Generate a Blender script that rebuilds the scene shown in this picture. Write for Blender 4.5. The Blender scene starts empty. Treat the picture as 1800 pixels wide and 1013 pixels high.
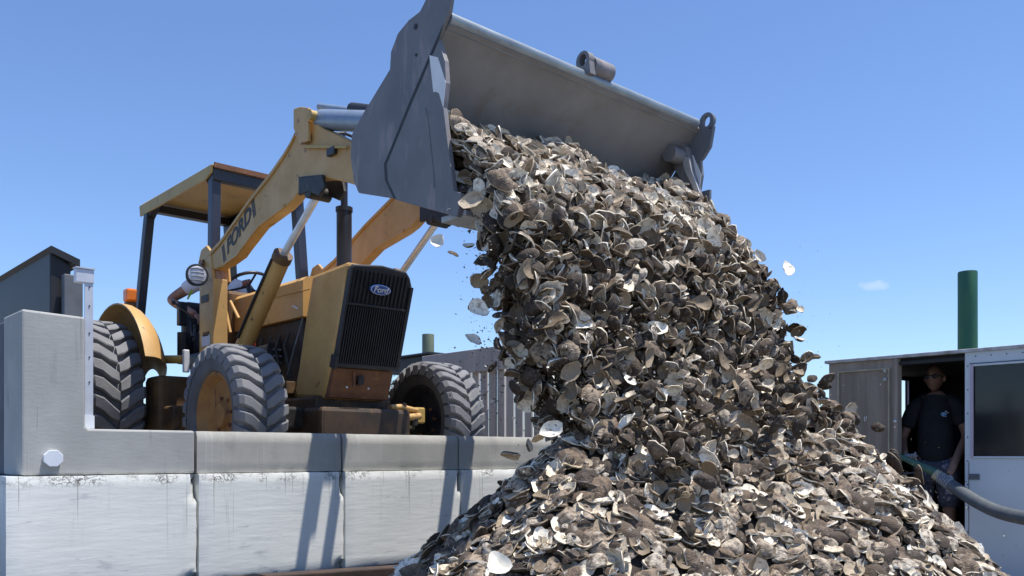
import bpy, bmesh, math, random
import numpy as np
from mathutils import Vector, Matrix, noise
random.seed(7); RNG = np.random.default_rng(11)
S = bpy.context.scene
COL = S.collection
R = math.radians

# ------------------------------------------------------------------ camera, sky, sun, exposure
# World frame: x runs along the quay wall, y inland (the loader faces -y), z up; the lens is at the origin.
FPX, CX, HY = 1555.0, 900.0, 800.0
KX, KY = 0.676, 0.737
cam = bpy.data.cameras.new('camera'); cam_o = bpy.data.objects.new('camera', cam); COL.objects.link(cam_o)
cam.sensor_width = 36; cam.lens = 36*FPX/1800; cam.shift_y = (HY-506.5)/1800
cam.clip_start = 0.05; cam.clip_end = 9000
cam_o.location = (0, 0, 0); cam_o.rotation_euler = (R(90), 0, -math.atan2(KX, KY))
S.camera = cam_o

SUN = Vector((0.17, -0.225, 1.0)).normalized()
el = math.asin(SUN.z); az = math.atan2(SUN.x, SUN.y)
w = bpy.data.worlds.new('World'); S.world = w; w.use_nodes = True
nt = w.node_tree; nt.nodes.clear()
out = nt.nodes.new('ShaderNodeOutputWorld'); bg = nt.nodes.new('ShaderNodeBackground')
sky = nt.nodes.new('ShaderNodeTexSky'); sky.sky_type = 'NISHITA'; sky.sun_disc = False
sky.sun_elevation = el; sky.sun_rotation = az; sky.altitude = 0; sky.air_density = 1.0; sky.dust_density = 0.15; sky.ozone_density = 3.0
bg.inputs['Strength'].default_value = 0.115
# a thin small cloud low in the sky
tc = nt.nodes.new('ShaderNodeTexCoord')
def vdir(px, py):
    dx, dz = (px-CX)/FPX, (HY-py)/FPX
    return Vector((KX+KY*dx, KY-KX*dx, dz)).normalized()
cd = vdir(1535, 502); cr = Vector((KY, -KX, 0)); cu = cd.cross(cr).normalized()
def vm(op, a, b=None):
    n = nt.nodes.new('ShaderNodeVectorMath'); n.operation = op
    nt.links.new(a, n.inputs[0])
    if b is not None: n.inputs[1].default_value = b
    return n
def ma(op, a, b=None, c=None):
    n = nt.nodes.new('ShaderNodeMath'); n.operation = op
    for i, v in enumerate((a, b, c)):
        if v is None: continue
        if isinstance(v, (int, float)): n.inputs[i].default_value = v
        else: nt.links.new(v, n.inputs[i])
    return n.outputs[0]
nrm = vm('NORMALIZE', tc.outputs['Generated']).outputs[0]
dr = vm('DOT_PRODUCT', vm('SUBTRACT', nrm, cd).outputs[0], cr).outputs['Value']
du = vm('DOT_PRODUCT', vm('SUBTRACT', nrm, cd).outputs[0], cu).outputs['Value']
nz = nt.nodes.new('ShaderNodeTexNoise'); nz.inputs['Scale'].default_value = 60; nz.inputs['Detail'].default_value = 6
nt.links.new(nrm, nz.inputs['Vector'])
e = ma('ADD', ma('POWER', ma('DIVIDE', ma('ABSOLUTE', dr), 0.019), 2), ma('POWER', ma('DIVIDE', ma('ABSOLUTE', du), 0.007), 2))
m_ = ma('SUBTRACT', ma('MULTIPLY', nz.outputs['Fac'], 2.1), ma('ADD', e, 0.45))
cl = nt.nodes.new('ShaderNodeClamp'); nt.links.new(ma('MULTIPLY', m_, 0.4), cl.inputs[0]); cl.inputs[2].default_value = 0.26
mixc = nt.nodes.new('ShaderNodeMixRGB'); mixc.inputs[2].default_value = (6.2, 6.6, 7.4, 1)
tint = nt.nodes.new('ShaderNodeMixRGB'); tint.blend_type = 'MULTIPLY'; tint.inputs[0].default_value = 1; tint.inputs[2].default_value = (.90, 1.0, 1.20, 1)
nt.links.new(sky.outputs[0], tint.inputs[1])
nt.links.new(cl.outputs[0], mixc.inputs[0]); nt.links.new(tint.outputs[0], mixc.inputs[1])
nt.links.new(mixc.outputs[0], bg.inputs[0]); nt.links.new(bg.outputs[0], out.inputs[0])

sl = bpy.data.lights.new('sun', 'SUN'); so = bpy.data.objects.new('sun', sl); COL.objects.link(so)
sl.energy = 5.0; sl.angle = R(0.5); sl.color = (1.0, 0.955, 0.88)
so.rotation_euler = SUN.to_track_quat('Z', 'Y').to_euler(); so.location = (0, 0, 30)
vs = S.view_settings; vs.view_transform = 'Standard'; vs.look = 'None'; vs.gamma = 1; vs.use_curve_mapping = False; vs.exposure = 0.42

# ------------------------------------------------------------------ helpers
def U(px, py, x=None, y=None, t=None):
    """the point seen at a photo pixel, on the plane x=, y= or at depth t"""
    dx, dz = (px-CX)/FPX, (HY-py)/FPX
    if x is not None: t = x/(KX+KY*dx)
    elif y is not None: t = y/(KY-KX*dx)
    return Vector((t*(KX+KY*dx), t*(KY-KX*dx), t*dz))
def YZ(pts, x):
    return [(U(a, b, x=x).y, U(a, b, x=x).z) for a, b in pts]

def node_mat(name, base, c2=None, rough=.6, metal=0, scale=6, stretch=(1,1,1), bump=0, bscale=40, bstretch=(1,1,1),
             c3=None, s3=2.0, t3=.6, thin3=.08, stretch3=(1,1,1), spec=.5, coat=0, r2=None, extra=None, detail=6):
    m = bpy.data.materials.new(name); m.use_nodes = True; n = m.node_tree; L = n.links.new
    b = n.nodes['Principled BSDF']
    b.inputs['Roughness'].default_value = rough; b.inputs['Metallic'].default_value = metal
    b.inputs['Specular IOR Level'].default_value = spec; b.inputs['Coat Weight'].default_value = coat
    co = n.nodes.new('ShaderNodeTexCoord')
    def noise_(sc, st, det=detail):
        mp = n.nodes.new('ShaderNodeMapping'); mp.inputs['Scale'].default_value = st
        L(co.outputs['Object'], mp.inputs[0])
        t = n.nodes.new('ShaderNodeTexNoise'); t.inputs['Scale'].default_value = sc; t.inputs['Detail'].default_value = det
        t.inputs['Roughness'].default_value = .62
        L(mp.outputs[0], t.inputs['Vector']); return t
    def ramp(f, a, bb):
        r = n.nodes.new('ShaderNodeMapRange'); L(f, r.inputs[0]); r.inputs[1].default_value = a; r.inputs[2].default_value = bb; return r.outputs[0]
    def mix(f, a, bb):
        x = n.nodes.new('ShaderNodeMixRGB'); L(f, x.inputs[0])
        for i, v in ((1, a), (2, bb)):
            if isinstance(v, tuple): x.inputs[i].default_value = (*v[:3], 1)
            else: L(v, x.inputs[i])
        return x.outputs[0]
    c2 = c2 or tuple(v*.8 for v in base)
    n1 = noise_(scale, stretch)
    f1 = ramp(n1.outputs['Fac'], .36, .66)
    col = mix(f1, base, c2)
    if c3:
        n3 = noise_(s3, stretch3)
        col = mix(ramp(n3.outputs['Fac'], t3, t3+thin3), col, c3)
    if extra: col = extra(n, L, co, col, mix, ramp, noise_)
    L(col, b.inputs['Base Color'])
    if r2 is not None:
        rr = n.nodes.new('ShaderNodeMapRange'); L(n1.outputs['Fac'], rr.inputs[0]); rr.inputs[1].default_value=.35; rr.inputs[2].default_value=.65
        rr.inputs[3].default_value = rough; rr.inputs[4].default_value = r2; L(rr.outputs[0], b.inputs['Roughness'])
    if bump:
        nb = noise_(bscale, bstretch, 5); bp = n.nodes.new('ShaderNodeBump'); bp.inputs['Strength'].default_value = bump; bp.inputs['Distance'].default_value = .01
        L(nb.outputs['Fac'], bp.inputs['Height']); L(bp.outputs[0], b.inputs['Normal'])
    return m

class MB:
    def __init__(s): s.v = []; s.f = []; s.m = []
    def add(s, vs_, fs, mi=0):
        o = len(s.v); s.v += [tuple(q) for q in vs_]; s.f += [tuple(i+o for i in f) for f in fs]; s.m += [mi]*len(fs); return s
    def box(s, a, b, mi=0):
        x0,y0,z0 = [min(a[i],b[i]) for i in range(3)]; x1,y1,z1 = [max(a[i],b[i]) for i in range(3)]
        return s.add([(x0,y0,z0),(x1,y0,z0),(x1,y1,z0),(x0,y1,z0),(x0,y0,z1),(x1,y0,z1),(x1,y1,z1),(x0,y1,z1)],
              [(3,2,1,0),(4,5,6,7),(0,1,5,4),(1,2,6,5),(2,3,7,6),(3,0,4,7)], mi)
    def prism(s, yz, x0, x1, mi=0):
        area = sum(yz[i][0]*yz[(i+1)%len(yz)][1]-yz[(i+1)%len(yz)][0]*yz[i][1] for i in range(len(yz)))
        if area < 0: yz = yz[::-1]
        n = len(yz)
        return s.add([(x0,)+tuple(p) for p in yz]+[(x1,)+tuple(p) for p in yz],
              [tuple(range(n))[::-1], tuple(range(n, 2*n))]+[(i,(i+1)%n,n+(i+1)%n,n+i) for i in range(n)], mi)
    def tube(s, pts, r, seg=14, mi=0, caps=True):
        pts = [Vector(p) for p in pts]
        rs = r if isinstance(r, (list, tuple)) else [r]*len(pts)
        vs_, fs = [], []
        d0 = (pts[1]-pts[0]).normalized(); up = Vector((0,0,1)) if abs(d0.z) < .9 else Vector((1,0,0)); a = d0.cross(up).normalized()
        for i, p in enumerate(pts):
            d = (pts[min(i+1,len(pts)-1)]-pts[max(i-1,0)])
            if d.length < 1e-9: d = d0
            d.normalize(); a = (a-d*a.dot(d)).normalized(); b = d.cross(a)
            for k in range(seg):
                an = 2*math.pi*k/seg; vs_.append(p+(a*math.cos(an)+b*math.sin(an))*rs[i])
        for i in range(len(pts)-1):
            for k in range(seg):
                k2 = (k+1)%seg; fs.append((i*seg+k, i*seg+k2, (i+1)*seg+k2, (i+1)*seg+k))
        if caps: fs += [tuple(range(seg))[::-1], tuple(range((len(pts)-1)*seg, len(pts)*seg))]
        return s.add(vs_, fs, mi)
    def lathe(s, c, prof, seg=40, mi=0, close=False):
        """profile of (x, radius) turned about the x axis through c"""
        vs_, fs = [], []; n = len(prof)
        for k in range(seg):
            an = 2*math.pi*k/seg
            for (x, r) in prof: vs_.append((c[0]+x, c[1]-r*math.cos(an), c[2]+r*math.sin(an)))
        for k in range(seg):
            k2 = (k+1)%seg
            for i in range(n-1): fs.append((k*n+i, k2*n+i, k2*n+i+1, k*n+i+1))
        return s.add(vs_, fs, mi)
    def ball(s, c, r, nu=16, nv=10, mi=0):
        r = r if isinstance(r, (tuple, list)) else (r,r,r); vs_ = []; fs = []
        for j in range(nv+1):
            th = math.pi*j/nv
            for i in range(nu):
                ph = 2*math.pi*i/nu
                vs_.append((c[0]+r[0]*math.sin(th)*math.cos(ph), c[1]+r[1]*math.sin(th)*math.sin(ph), c[2]+r[2]*math.cos(th)))
        for j in range(nv):
            for i in range(nu):
                i2 = (i+1)%nu; fs.append((j*nu+i, (j+1)*nu+i, (j+1)*nu+i2, j*nu+i2))
        return s.add(vs_, fs, mi)
    def build(s, name, mats, parent=None, bevel=0, smooth=None, recalc=True):
        me = bpy.data.meshes.new(name); me.from_pydata(s.v, [], s.f)
        for m in (mats if isinstance(mats, (list, tuple)) else [mats]): me.materials.append(m)
        for p, mi in zip(me.polygons, s.m): p.material_index = mi
        bm = bmesh.new(); bm.from_mesh(me)
        bmesh.ops.remove_doubles(bm, verts=bm.verts, dist=1e-6)
        if recalc: bmesh.ops.recalc_face_normals(bm, faces=bm.faces)
        bm.to_mesh(me); bm.free()
        o = bpy.data.objects.new(name, me); COL.objects.link(o)
        if parent: o.parent = parent; o.matrix_parent_inverse = world_inv(parent)
        if smooth is not None:
            for p in me.polygons: p.use_smooth = True
            try: me.set_sharp_from_angle(angle=R(smooth))
            except Exception: pass
        if bevel:
            bv = o.modifiers.new('bevel', 'BEVEL'); bv.width = bevel; bv.segments = 2; bv.limit_method = 'ANGLE'; bv.angle_limit = R(40)
        return o
def world_inv(p):
    m = Matrix.Identity(4); chain = []
    while p: chain.append(p); p = p.parent
    for q in reversed(chain): m = m @ q.matrix_parent_inverse @ q.matrix_basis
    return m.inverted()
def tag(o, label=None, cat=None, group=None, kind=None):
    if label: o['label'] = label
    if cat: o['category'] = cat
    if group: o['group'] = group
    if kind: o['kind'] = kind
    return o
def thing(name, loc, label, cat, group=None):
    o = bpy.data.objects.new(name, None); COL.objects.link(o); o.location = loc; o.empty_display_size = .2
    return tag(o, label, cat, group)
def kids(o): return [c for c in bpy.data.objects if c.parent == o]
def copy_tree(o, off, parent=None):
    c = o.copy(); COL.objects.link(c)
    for k in ('label', 'group', 'category'):
        if parent is not None and k in c: pass
    if parent is not None: c.parent = parent
    if off is not None: c.location = Vector(o.location)+Vector(off)
    for ch in kids(o): copy_tree(ch, None, c)
    return c
def text_mesh(name, body, mat, parent, origin, xdir, ydir, size, depth=.002, shear=0, sx=1.0, bold=.0):
    cu_ = bpy.data.curves.new(name, 'FONT'); cu_.body = body; cu_.size = size; cu_.extrude = depth; cu_.shear = shear; cu_.offset = bold
    cu_.align_x = 'CENTER'; cu_.align_y = 'CENTER'
    tmp = bpy.data.objects.new(name, cu_); COL.objects.link(tmp)
    dg = bpy.context.evaluated_depsgraph_get(); me = bpy.data.meshes.new_from_object(tmp.evaluated_get(dg))
    bpy.data.objects.remove(tmp)
    X = Vector(xdir).normalized(); Y = Vector(ydir).normalized(); Z = X.cross(Y)
    M = Matrix(((X.x*sx,Y.x,Z.x,origin[0]),(X.y*sx,Y.y,Z.y,origin[1]),(X.z*sx,Y.z,Z.z,origin[2]),(0,0,0,1)))
    me.transform(M); me.materials.clear(); me.materials.append(mat)
    o = bpy.data.objects.new(name, me); COL.objects.link(o)
    if parent: o.parent = parent; o.matrix_parent_inverse = world_inv(parent)
    return o

# ------------------------------------------------------------------ materials
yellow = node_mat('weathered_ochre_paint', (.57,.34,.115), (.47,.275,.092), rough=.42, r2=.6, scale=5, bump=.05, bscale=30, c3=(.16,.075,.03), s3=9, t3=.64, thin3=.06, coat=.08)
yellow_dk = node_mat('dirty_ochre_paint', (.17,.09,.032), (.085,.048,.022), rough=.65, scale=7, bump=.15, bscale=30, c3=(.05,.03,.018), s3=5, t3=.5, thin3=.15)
canopy_m = node_mat('canopy_paint', (.50,.34,.10), (.42,.27,.08), rough=.5, scale=3, c3=(.3,.2,.08), s3=6, t3=.6)
grime = node_mat('oily_brown_frame', (.075,.043,.022), (.03,.022,.016), rough=.55, scale=5, bump=.2, c3=(.13,.07,.03), s3=6, t3=.58)
rusty = node_mat('rusty_brown_steel', (.20,.085,.035), (.13,.055,.028), rough=.75, scale=10, bump=.2, bscale=50, c3=(.30,.14,.05), s3=7, t3=.55)
steel = node_mat('slate_bucket_steel', (.20,.195,.20), (.155,.152,.16), rough=.6, metal=.15, scale=4, bump=.10, bscale=25, c3=(.27,.235,.235), s3=7, t3=.55, thin3=.10, stretch3=(1,2.2,.5))
steel_in = node_mat('worn_bucket_inside', (.245,.24,.24), (.19,.185,.185), rough=.6, metal=.2, scale=3, bump=.12, bscale=20, c3=(.21,.19,.17), s3=6, t3=.6, thin3=.1)
bare = node_mat('bare_bright_steel', (.50,.50,.50), (.36,.37,.38), rough=.5, metal=.3, scale=12)
bright = node_mat('sunlit_steel_tone', (.80,.80,.79), (.70,.70,.70), rough=.6, scale=12)  # sunlight on the clam plate, carried by a paler colour
pipe_m = node_mat('galvanised_pipe', (.36,.40,.41), (.22,.25,.27), rough=.42, metal=.5, scale=14, stretch=(.3,1,1), bump=.08, bscale=60, c3=(.28,.2,.14), s3=30, t3=.66, thin3=.03)
cyl_m = node_mat('grey_cylinder_paint', (.24,.30,.38), (.2,.25,.32), rough=.35, metal=.2, scale=8)
chrome = node_mat('chrome_rod', (.78,.79,.82), (.62,.63,.66), rough=.28, metal=.45, scale=10)
black = node_mat('black_painted_steel', (.016,.017,.022), (.028,.028,.034), rough=.42, scale=6, bump=.05)
blue_black = node_mat('dark_navy_post_paint', (.035,.04,.065), (.025,.028,.045), rough=.38, scale=6)
soot = node_mat('oily_black_engine', (.012,.011,.010), (.035,.03,.026), rough=.5, scale=14, bump=.3, bscale=30)
rubber = node_mat('dusty_tyre_rubber', (.20,.20,.21), (.15,.15,.157), rough=.85, scale=5, bump=.2, bscale=60, c3=(.21,.205,.20), s3=6, t3=.55, thin3=.15)
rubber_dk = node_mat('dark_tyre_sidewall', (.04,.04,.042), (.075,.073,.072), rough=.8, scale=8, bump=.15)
rubber_mid = node_mat('tyre_sidewall_rubber', (.135,.135,.14), (.10,.10,.105), rough=.8, scale=6, bump=.15)
rimwood = node_mat('faded_ochre_rim', (.40,.21,.065), (.30,.14,.05), rough=.65, scale=8, c3=(.13,.05,.03), s3=12, t3=.6, thin3=.05, stretch3=(1,1.4,.5))
amber = node_mat('amber_lens', (.75,.20,.02), (.6,.14,.02), rough=.25)
red_m = node_mat('red_cap_plastic', (.55,.05,.04), rough=.4)
lens = node_mat('headlight_glass', (.62,.64,.70), (.34,.34,.42), rough=.2, metal=.1, scale=26, stretch=(.2,.2,3))
white_p = node_mat('white_label_paper', (.7,.7,.72), rough=.6)
badge_blue = node_mat('badge_blue_enamel', (.03,.10,.38), (.02,.08,.3), rough=.25)
decal_blk = node_mat('decal_black', (.012,.012,.014), rough=.5)
decal_pale = node_mat('decal_pale_edge', (.42,.33,.18), rough=.5)
green_hose = node_mat('green_nozzle_paint', (.05,.13,.09), (.04,.09,.07), rough=.4, scale=20)
hose_m = node_mat('grey_hose_rubber', (.10,.115,.125), (.07,.08,.09), rough=.6, scale=12, bump=.1)
skin_m = node_mat('sun_tanned_skin', (.36,.19,.125), (.30,.15,.10), rough=.5, scale=12)
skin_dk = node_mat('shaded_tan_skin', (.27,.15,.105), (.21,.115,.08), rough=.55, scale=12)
hair_m = node_mat('short_dark_hair', (.02,.015,.012), rough=.8, bump=.4, bscale=90)
tee_white = node_mat('white_cotton', (.72,.73,.78), (.62,.63,.70), rough=.85, scale=8, bump=.2, bscale=14)
tee_black = node_mat('black_cotton', (.012,.014,.017), (.02,.022,.026), rough=.9, scale=6, bump=.25, bscale=10)
shorts_m = node_mat('blue_grey_patterned_cloth', (.10,.11,.15), (.05,.055,.085), rough=.9, scale=22, c3=(.26,.27,.33), s3=14, t3=.56, thin3=.04)
glove_m = node_mat('grey_work_glove', (.34,.35,.38), (.2,.21,.24), rough=.85, scale=30, bump=.3, bscale=50)
denim = node_mat('dark_work_trousers', (.02,.022,.032), rough=.9)

def conc_extra(zt, streak=(.13,.12,.11), chips=True):
    def f(n, L, co, col, mix, ramp, noise_):
        sep = n.nodes.new('ShaderNodeSeparateXYZ'); L(co.outputs['Object'], sep.inputs[0])
        st = noise_(14, (1.6,1,.12)); a = ramp(st.outputs['Fac'], .60, .72)
        near = n.nodes.new('ShaderNodeMapRange'); L(sep.outputs['Z'], near.inputs[0]); near.inputs[1].default_value = zt-.45; near.inputs[2].default_value = zt
        mu = n.nodes.new('ShaderNodeMath'); mu.operation = 'MULTIPLY'; L(a, mu.inputs[0]); L(near.outputs[0], mu.inputs[1])
        m2 = n.nodes.new('ShaderNodeMath'); m2.operation = 'MULTIPLY'; L(mu.outputs[0], m2.inputs[0]); m2.inputs[1].default_value = .38
        col = mix(m2.outputs[0], col, streak)
        s2_ = noise_(34, (1.6,.1,.035), 2); a2 = ramp(s2_.outputs['Fac'], .66, .70)
        q0 = n.nodes.new('ShaderNodeMath'); q0.operation = 'MULTIPLY'; L(a2, q0.inputs[0]); L(near.outputs[0], q0.inputs[1])
        q1 = n.nodes.new('ShaderNodeMath'); q1.operation = 'MULTIPLY'; L(q0.outputs[0], q1.inputs[0]); q1.inputs[1].default_value = .55
        col = mix(q1.outputs[0], col, streak)
        if chips:
            vo = n.nodes.new('ShaderNodeTexVoronoi'); vo.feature = 'DISTANCE_TO_EDGE'; vo.inputs['Scale'].default_value = 26
            mp = n.nodes.new('ShaderNodeMapping'); mp.inputs['Scale'].default_value = (.55,1,1.5); L(co.outputs['Object'], mp.inputs[0])
            nzz = noise_(9, (1,1,1)); ad = n.nodes.new('ShaderNodeMixRGB'); ad.blend_type = 'ADD'; ad.inputs[0].default_value = .25; L(mp.outputs[0], ad.inputs[1]); L(nzz.outputs['Color'], ad.inputs[2])
            L(ad.outputs[0], vo.inputs['Vector'])
            e1 = n.nodes.new('ShaderNodeMapRange'); L(vo.outputs['Distance'], e1.inputs[0]); e1.inputs[1].default_value = .15; e1.inputs[2].default_value = .0
            z1 = n.nodes.new('ShaderNodeMapRange'); L(sep.outputs['Z'], z1.inputs[0]); z1.inputs[1].default_value = zt-.06; z1.inputs[2].default_value = zt-.035
            pn = noise_(3.2, (1,1,1)); pp = ramp(pn.outputs['Fac'], .47, .56)
            q = n.nodes.new('ShaderNodeMath'); q.operation = 'MULTIPLY'; L(e1.outputs[0], q.inputs[0]); L(z1.outputs[0], q.inputs[1])
            q2 = n.nodes.new('ShaderNodeMath'); q2.operation = 'MULTIPLY'; L(q.outputs[0], q2.inputs[0]); L(pp, q2.inputs[1])
            col = mix(q2.outputs[0], col, (.07,.06,.055))
        return col
    return f
cap_m = node_mat('brushed_grey_concrete', (.45,.435,.395), (.35,.34,.31), rough=.9, scale=2.2, stretch=(1.6,1,.8), bump=.07, bscale=22, bstretch=(1,1,3), c3=(.27,.26,.245), s3=2.4, t3=.54, thin3=.25, stretch3=(1.6,1,1), extra=conc_extra(.13, (.5,.5,.5), False))
pil_m = node_mat('grey_pillar_concrete', (.43,.43,.41), (.35,.35,.335), rough=.9, scale=3, bump=.1, bscale=22, bstretch=(.8,.8,3), c3=(.42,.42,.42), s3=3, t3=.6, thin3=.2, extra=conc_extra(.13, (.18,.18,.18), False))
wht_m = node_mat('white_painted_concrete', (.82,.82,.77), (.74,.745,.70), rough=.75, scale=2, bump=.16, bscale=8, bstretch=(.6,1,4), c3=(.50,.52,.52), s3=6, t3=.62, thin3=.1, stretch3=(.7,1,3), extra=conc_extra(-.10))
fence_m = node_mat('weathered_grey_timber', (.56,.54,.52), (.44,.42,.41), rough=.85, scale=6, stretch=(1,1,.15), bump=.2)
ply_m = node_mat('weathered_grey_plywood', (.38,.32,.26), (.25,.20,.16), rough=.8, scale=5, stretch=(1,2.4,.16), bump=.15, bscale=30, c3=(.27,.25,.22), s3=4, t3=.6, stretch3=(1,2,.3))
ply_splat = node_mat('splattered_plywood', (.30,.245,.19), (.19,.155,.12), rough=.8, scale=6, stretch=(1,2.4,.14), bump=.15, bscale=30, c3=(.62,.62,.60), s3=13, t3=.67, thin3=.02, stretch3=(1,1.6,.6))
trim_m = node_mat('pale_trim_strip', (.42,.38,.27), (.3,.27,.19), rough=.7, scale=9)
cabwhite = node_mat('white_cabin_panel', (.62,.68,.72), (.56,.62,.66), rough=.5, scale=1.5, c3=(.45,.5,.53), s3=12, t3=.7, thin3=.02)
pinkframe = node_mat('mauve_window_frame', (.52,.43,.52), (.45,.38,.46), rough=.5)
roof_m = node_mat('pale_roof_edge', (.55,.56,.57), (.3,.28,.26), rough=.8, scale=9)
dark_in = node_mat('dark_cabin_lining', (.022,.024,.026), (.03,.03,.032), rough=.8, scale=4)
barge_m = node_mat('rusted_dark_coaming', (.035,.022,.018), (.06,.035,.025), rough=.8, scale=8, bump=.3, bscale=25, c3=(.05,.022,.016), s3=9, t3=.62)
hopper_m = node_mat('charcoal_steel', (.020,.021,.025), (.014,.015,.018), rough=.5, scale=4, bump=.1)
hopper_l = node_mat('mid_grey_steel', (.14,.15,.17), (.10,.11,.125), rough=.6, scale=6)
post_w = node_mat('galvanised_pale_angle', (.60,.63,.70), (.5,.53,.6), rough=.5, metal=.15, scale=10)
pile_g = node_mat('green_painted_piling', (.014,.10,.065), (.03,.13,.06), rough=.6, scale=5, stretch=(1,1,.2), bump=.3, bscale=12)
pile_o = node_mat('olive_grey_piling', (.17,.20,.13), (.12,.15,.11), rough=.8, scale=6, stretch=(1,1,.2), bump=.3)
asphalt = node_mat('quay_ground', (.16,.155,.145), (.12,.115,.11), rough=.95, scale=3, bump=.3, bscale=40)
plate_w = node_mat('white_octagon_cap', (.75,.79,.84), (.68,.72,.78), rough=.5)
deck_m = node_mat('sunlit_pale_deck', (.21,.20,.19), (.16,.155,.145), rough=.9, scale=3, c3=(.22,.2,.17), s3=1.5, t3=.55)
def glass_mat():
    m = bpy.data.materials.new('dark_window_glass'); m.use_nodes = True; b = m.node_tree.nodes['Principled BSDF']
    b.inputs['Base Color'].default_value = (.012,.016,.02,1); b.inputs['Roughness'].default_value = .08; b.inputs['Alpha'].default_value = .8
    return m
glass = glass_mat()
leaf_m = node_mat('leaf_green', (.06,.12,.03), (.09,.16,.04), rough=.6, scale=20)
water_m = node_mat('harbour_water', (.03,.06,.07), (.025,.05,.06), rough=.12, scale=.3, bump=.6, bscale=3)

# ------------------------------------------------------------------ ground, water, quay wall
GZ = -.22      # quay level
DZ = -1.0      # barge deck
WY = 4.6       # face of the wall
o = MB().box((-6, WY+.35, -2.4), (60, 90, GZ)).build('quay_ground', asphalt); tag(o, kind='structure')
o = MB().add([(-4000,-4000,-1.9),(4000,-4000,-1.9),(4000,4000,-1.9),(-4000,4000,-1.9)], [(0,1,2,3)]).build('water', water_m); tag(o, kind='structure')
o = MB().box((-9, -16, -1.5), (16, 4.15, DZ)).build('barge_deck', deck_m); tag(o, kind='structure')  # reach and tone chosen for the sunlight the deck bounces up

wall = thing('concrete_block_wall', (2.8, WY, -.7), 'long quay wall of grey cap blocks over white painted concrete blocks', 'wall')
def rough_block(name, x0, x1, y0, y1, z0, z1, mat, seed, amp=.004, chip=None):
    """a concrete block whose edges waver and chip"""
    bm = bmesh.new(); nx = max(4, int((x1-x0)/.035)); nz = max(3, int((z1-z0)/.03)); V = {}
    rnd = random.Random(seed)
    def P(i, j, k):
        if (i, j, k) in V: return V[i, j, k]
        x = x0+(x1-x0)*i/nx; z = z0+(z1-z0)*j/nz; y = (y0, y0+.03, y1)[k]
        ex = i in (0, nx); ez = j in (0, nz)
        nv = noise.noise(Vector((x*9+seed, z*9, k*3.1)))
        if k == 0:
            if ex or ez: y += .006+abs(nv)*amp*2+(.012 if j == nz and z1 > 0 else 0)
            else: y += noise.noise(Vector((x*2.2, z*2.2+seed, 0)))*.0025
        if ex: x += (1 if i == 0 else -1)*(abs(nv)*amp*1.3)
        if ez: z += (1 if j == 0 else -1)*(abs(nv)*amp)
        if chip:
            for (cx_, cz_, rx_, rz_, dp) in chip:
                dd = ((x-cx_)/rx_)**2+((z-cz_)/rz_)**2
                if dd < 1: y += dp*(1-dd)**.5
        V[i, j, k] = bm.verts.new((x, y, z)); return V[i, j, k]
    for i in range(nx):
        for j in range(nz): bm.faces.new((P(i,j,0),P(i+1,j,0),P(i+1,j+1,0),P(i,j+1,0)))
    for i in range(nx):
        for k in (0, 1):
            bm.faces.new((P(i,nz,k),P(i+1,nz,k),P(i+1,nz,k+1),P(i,nz,k+1))); bm.faces.new((P(i,0,k+1),P(i+1,0,k+1),P(i+1,0,k),P(i,0,k)))
    for j in range(nz):
        for k in (0, 1):
            bm.faces.new((P(0,j,k),P(0,j+1,k),P(0,j+1,k+1),P(0,j,k+1))); bm.faces.new((P(nx,j,k+1),P(nx,j+1,k+1),P(nx,j+1,k),P(nx,j,k)))
    bm.normal_update(); bmesh.ops.recalc_face_normals(bm, faces=bm.faces)
    me = bpy.data.meshes.new(name); bm.to_mesh(me); bm.free(); me.materials.append(mat)
    for p in me.polygons: p.use_smooth = True
    me.set_sharp_from_angle(angle=R(45))
    o = bpy.data.objects.new(name, me); COL.objects.link(o); o.parent = wall; o.matrix_parent_inverse = world_inv(wall); return o
jx = [1.03, 1.941, 2.84, 3.74, 4.64, 5.54, 6.44]
ZM, ZT, ZB = -.097, .128, -.68
for i in range(6):
    a, b = jx[i]+.006, jx[i+1]-.006
    ch = [(b, ZM-.08, .010, .07, .05), (b, ZM-.03, .008, .03, .04), (b, ZB+.02, .05, .035, .06)]
    if i == 1: ch.append((2.24, -.42, .014, .012, .03))
    rough_block('concrete_block', a, b, WY-.028, WY+.5, ZB, ZM-.003, wht_m, 3+i*7, .004, ch)
for i in range(1, 6):
    rough_block('cap_block', jx[i]+.007, jx[i+1]-.007, WY, WY+.34, ZM, ZT, cap_m, 50+i*5, .003)
# the cap at the corner rises into the pillar: one L-shaped casting
XP0, XP1, ZP = 1.107, 1.387, .684
Lp = [(XP0, ZM), (jx[1]-.007, ZM), (jx[1]-.007, ZT), (XP1+.015, ZT), (XP1, ZT+.015), (XP1, ZP-.01), (XP0, ZP)]
mb = MB(); n = len(Lp)
mb.add([(x, WY, z) for x, z in Lp]+[(x, WY+.34 if z <= ZT+.02 else WY+.34, z) for x, z in Lp], [tuple(range(n)), tuple(range(n, 2*n))[::-1]]+[(i, n+i, n+(i+1)%n, (i+1)%n) for i in range(n)])
cr_ = mb.build('corner_pillar_block', pil_m, wall, bevel=.012)
mb = MB(); ring = []
cpt = U(91, 806, y=WY)
for k in range(8):
    an = math.pi/8+k*math.pi/4; ring.append((cpt.x+.047*math.cos(an), cpt.z+.043*math.sin(an)))
mb.add([(x, WY-.03, z) for x, z in ring]+[(cpt.x+(x-cpt.x)*.9, WY+.002, cpt.z+(z-cpt.z)*.9) for x, z in ring], [tuple(range(8)), tuple(range(8,16))[::-1]]+[(i, 8+i, 8+(i+1)%8, (i+1)%8) for i in range(8)])
mb.build('octagonal_bolt_cap', plate_w, cr_, bevel=.003)
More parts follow.
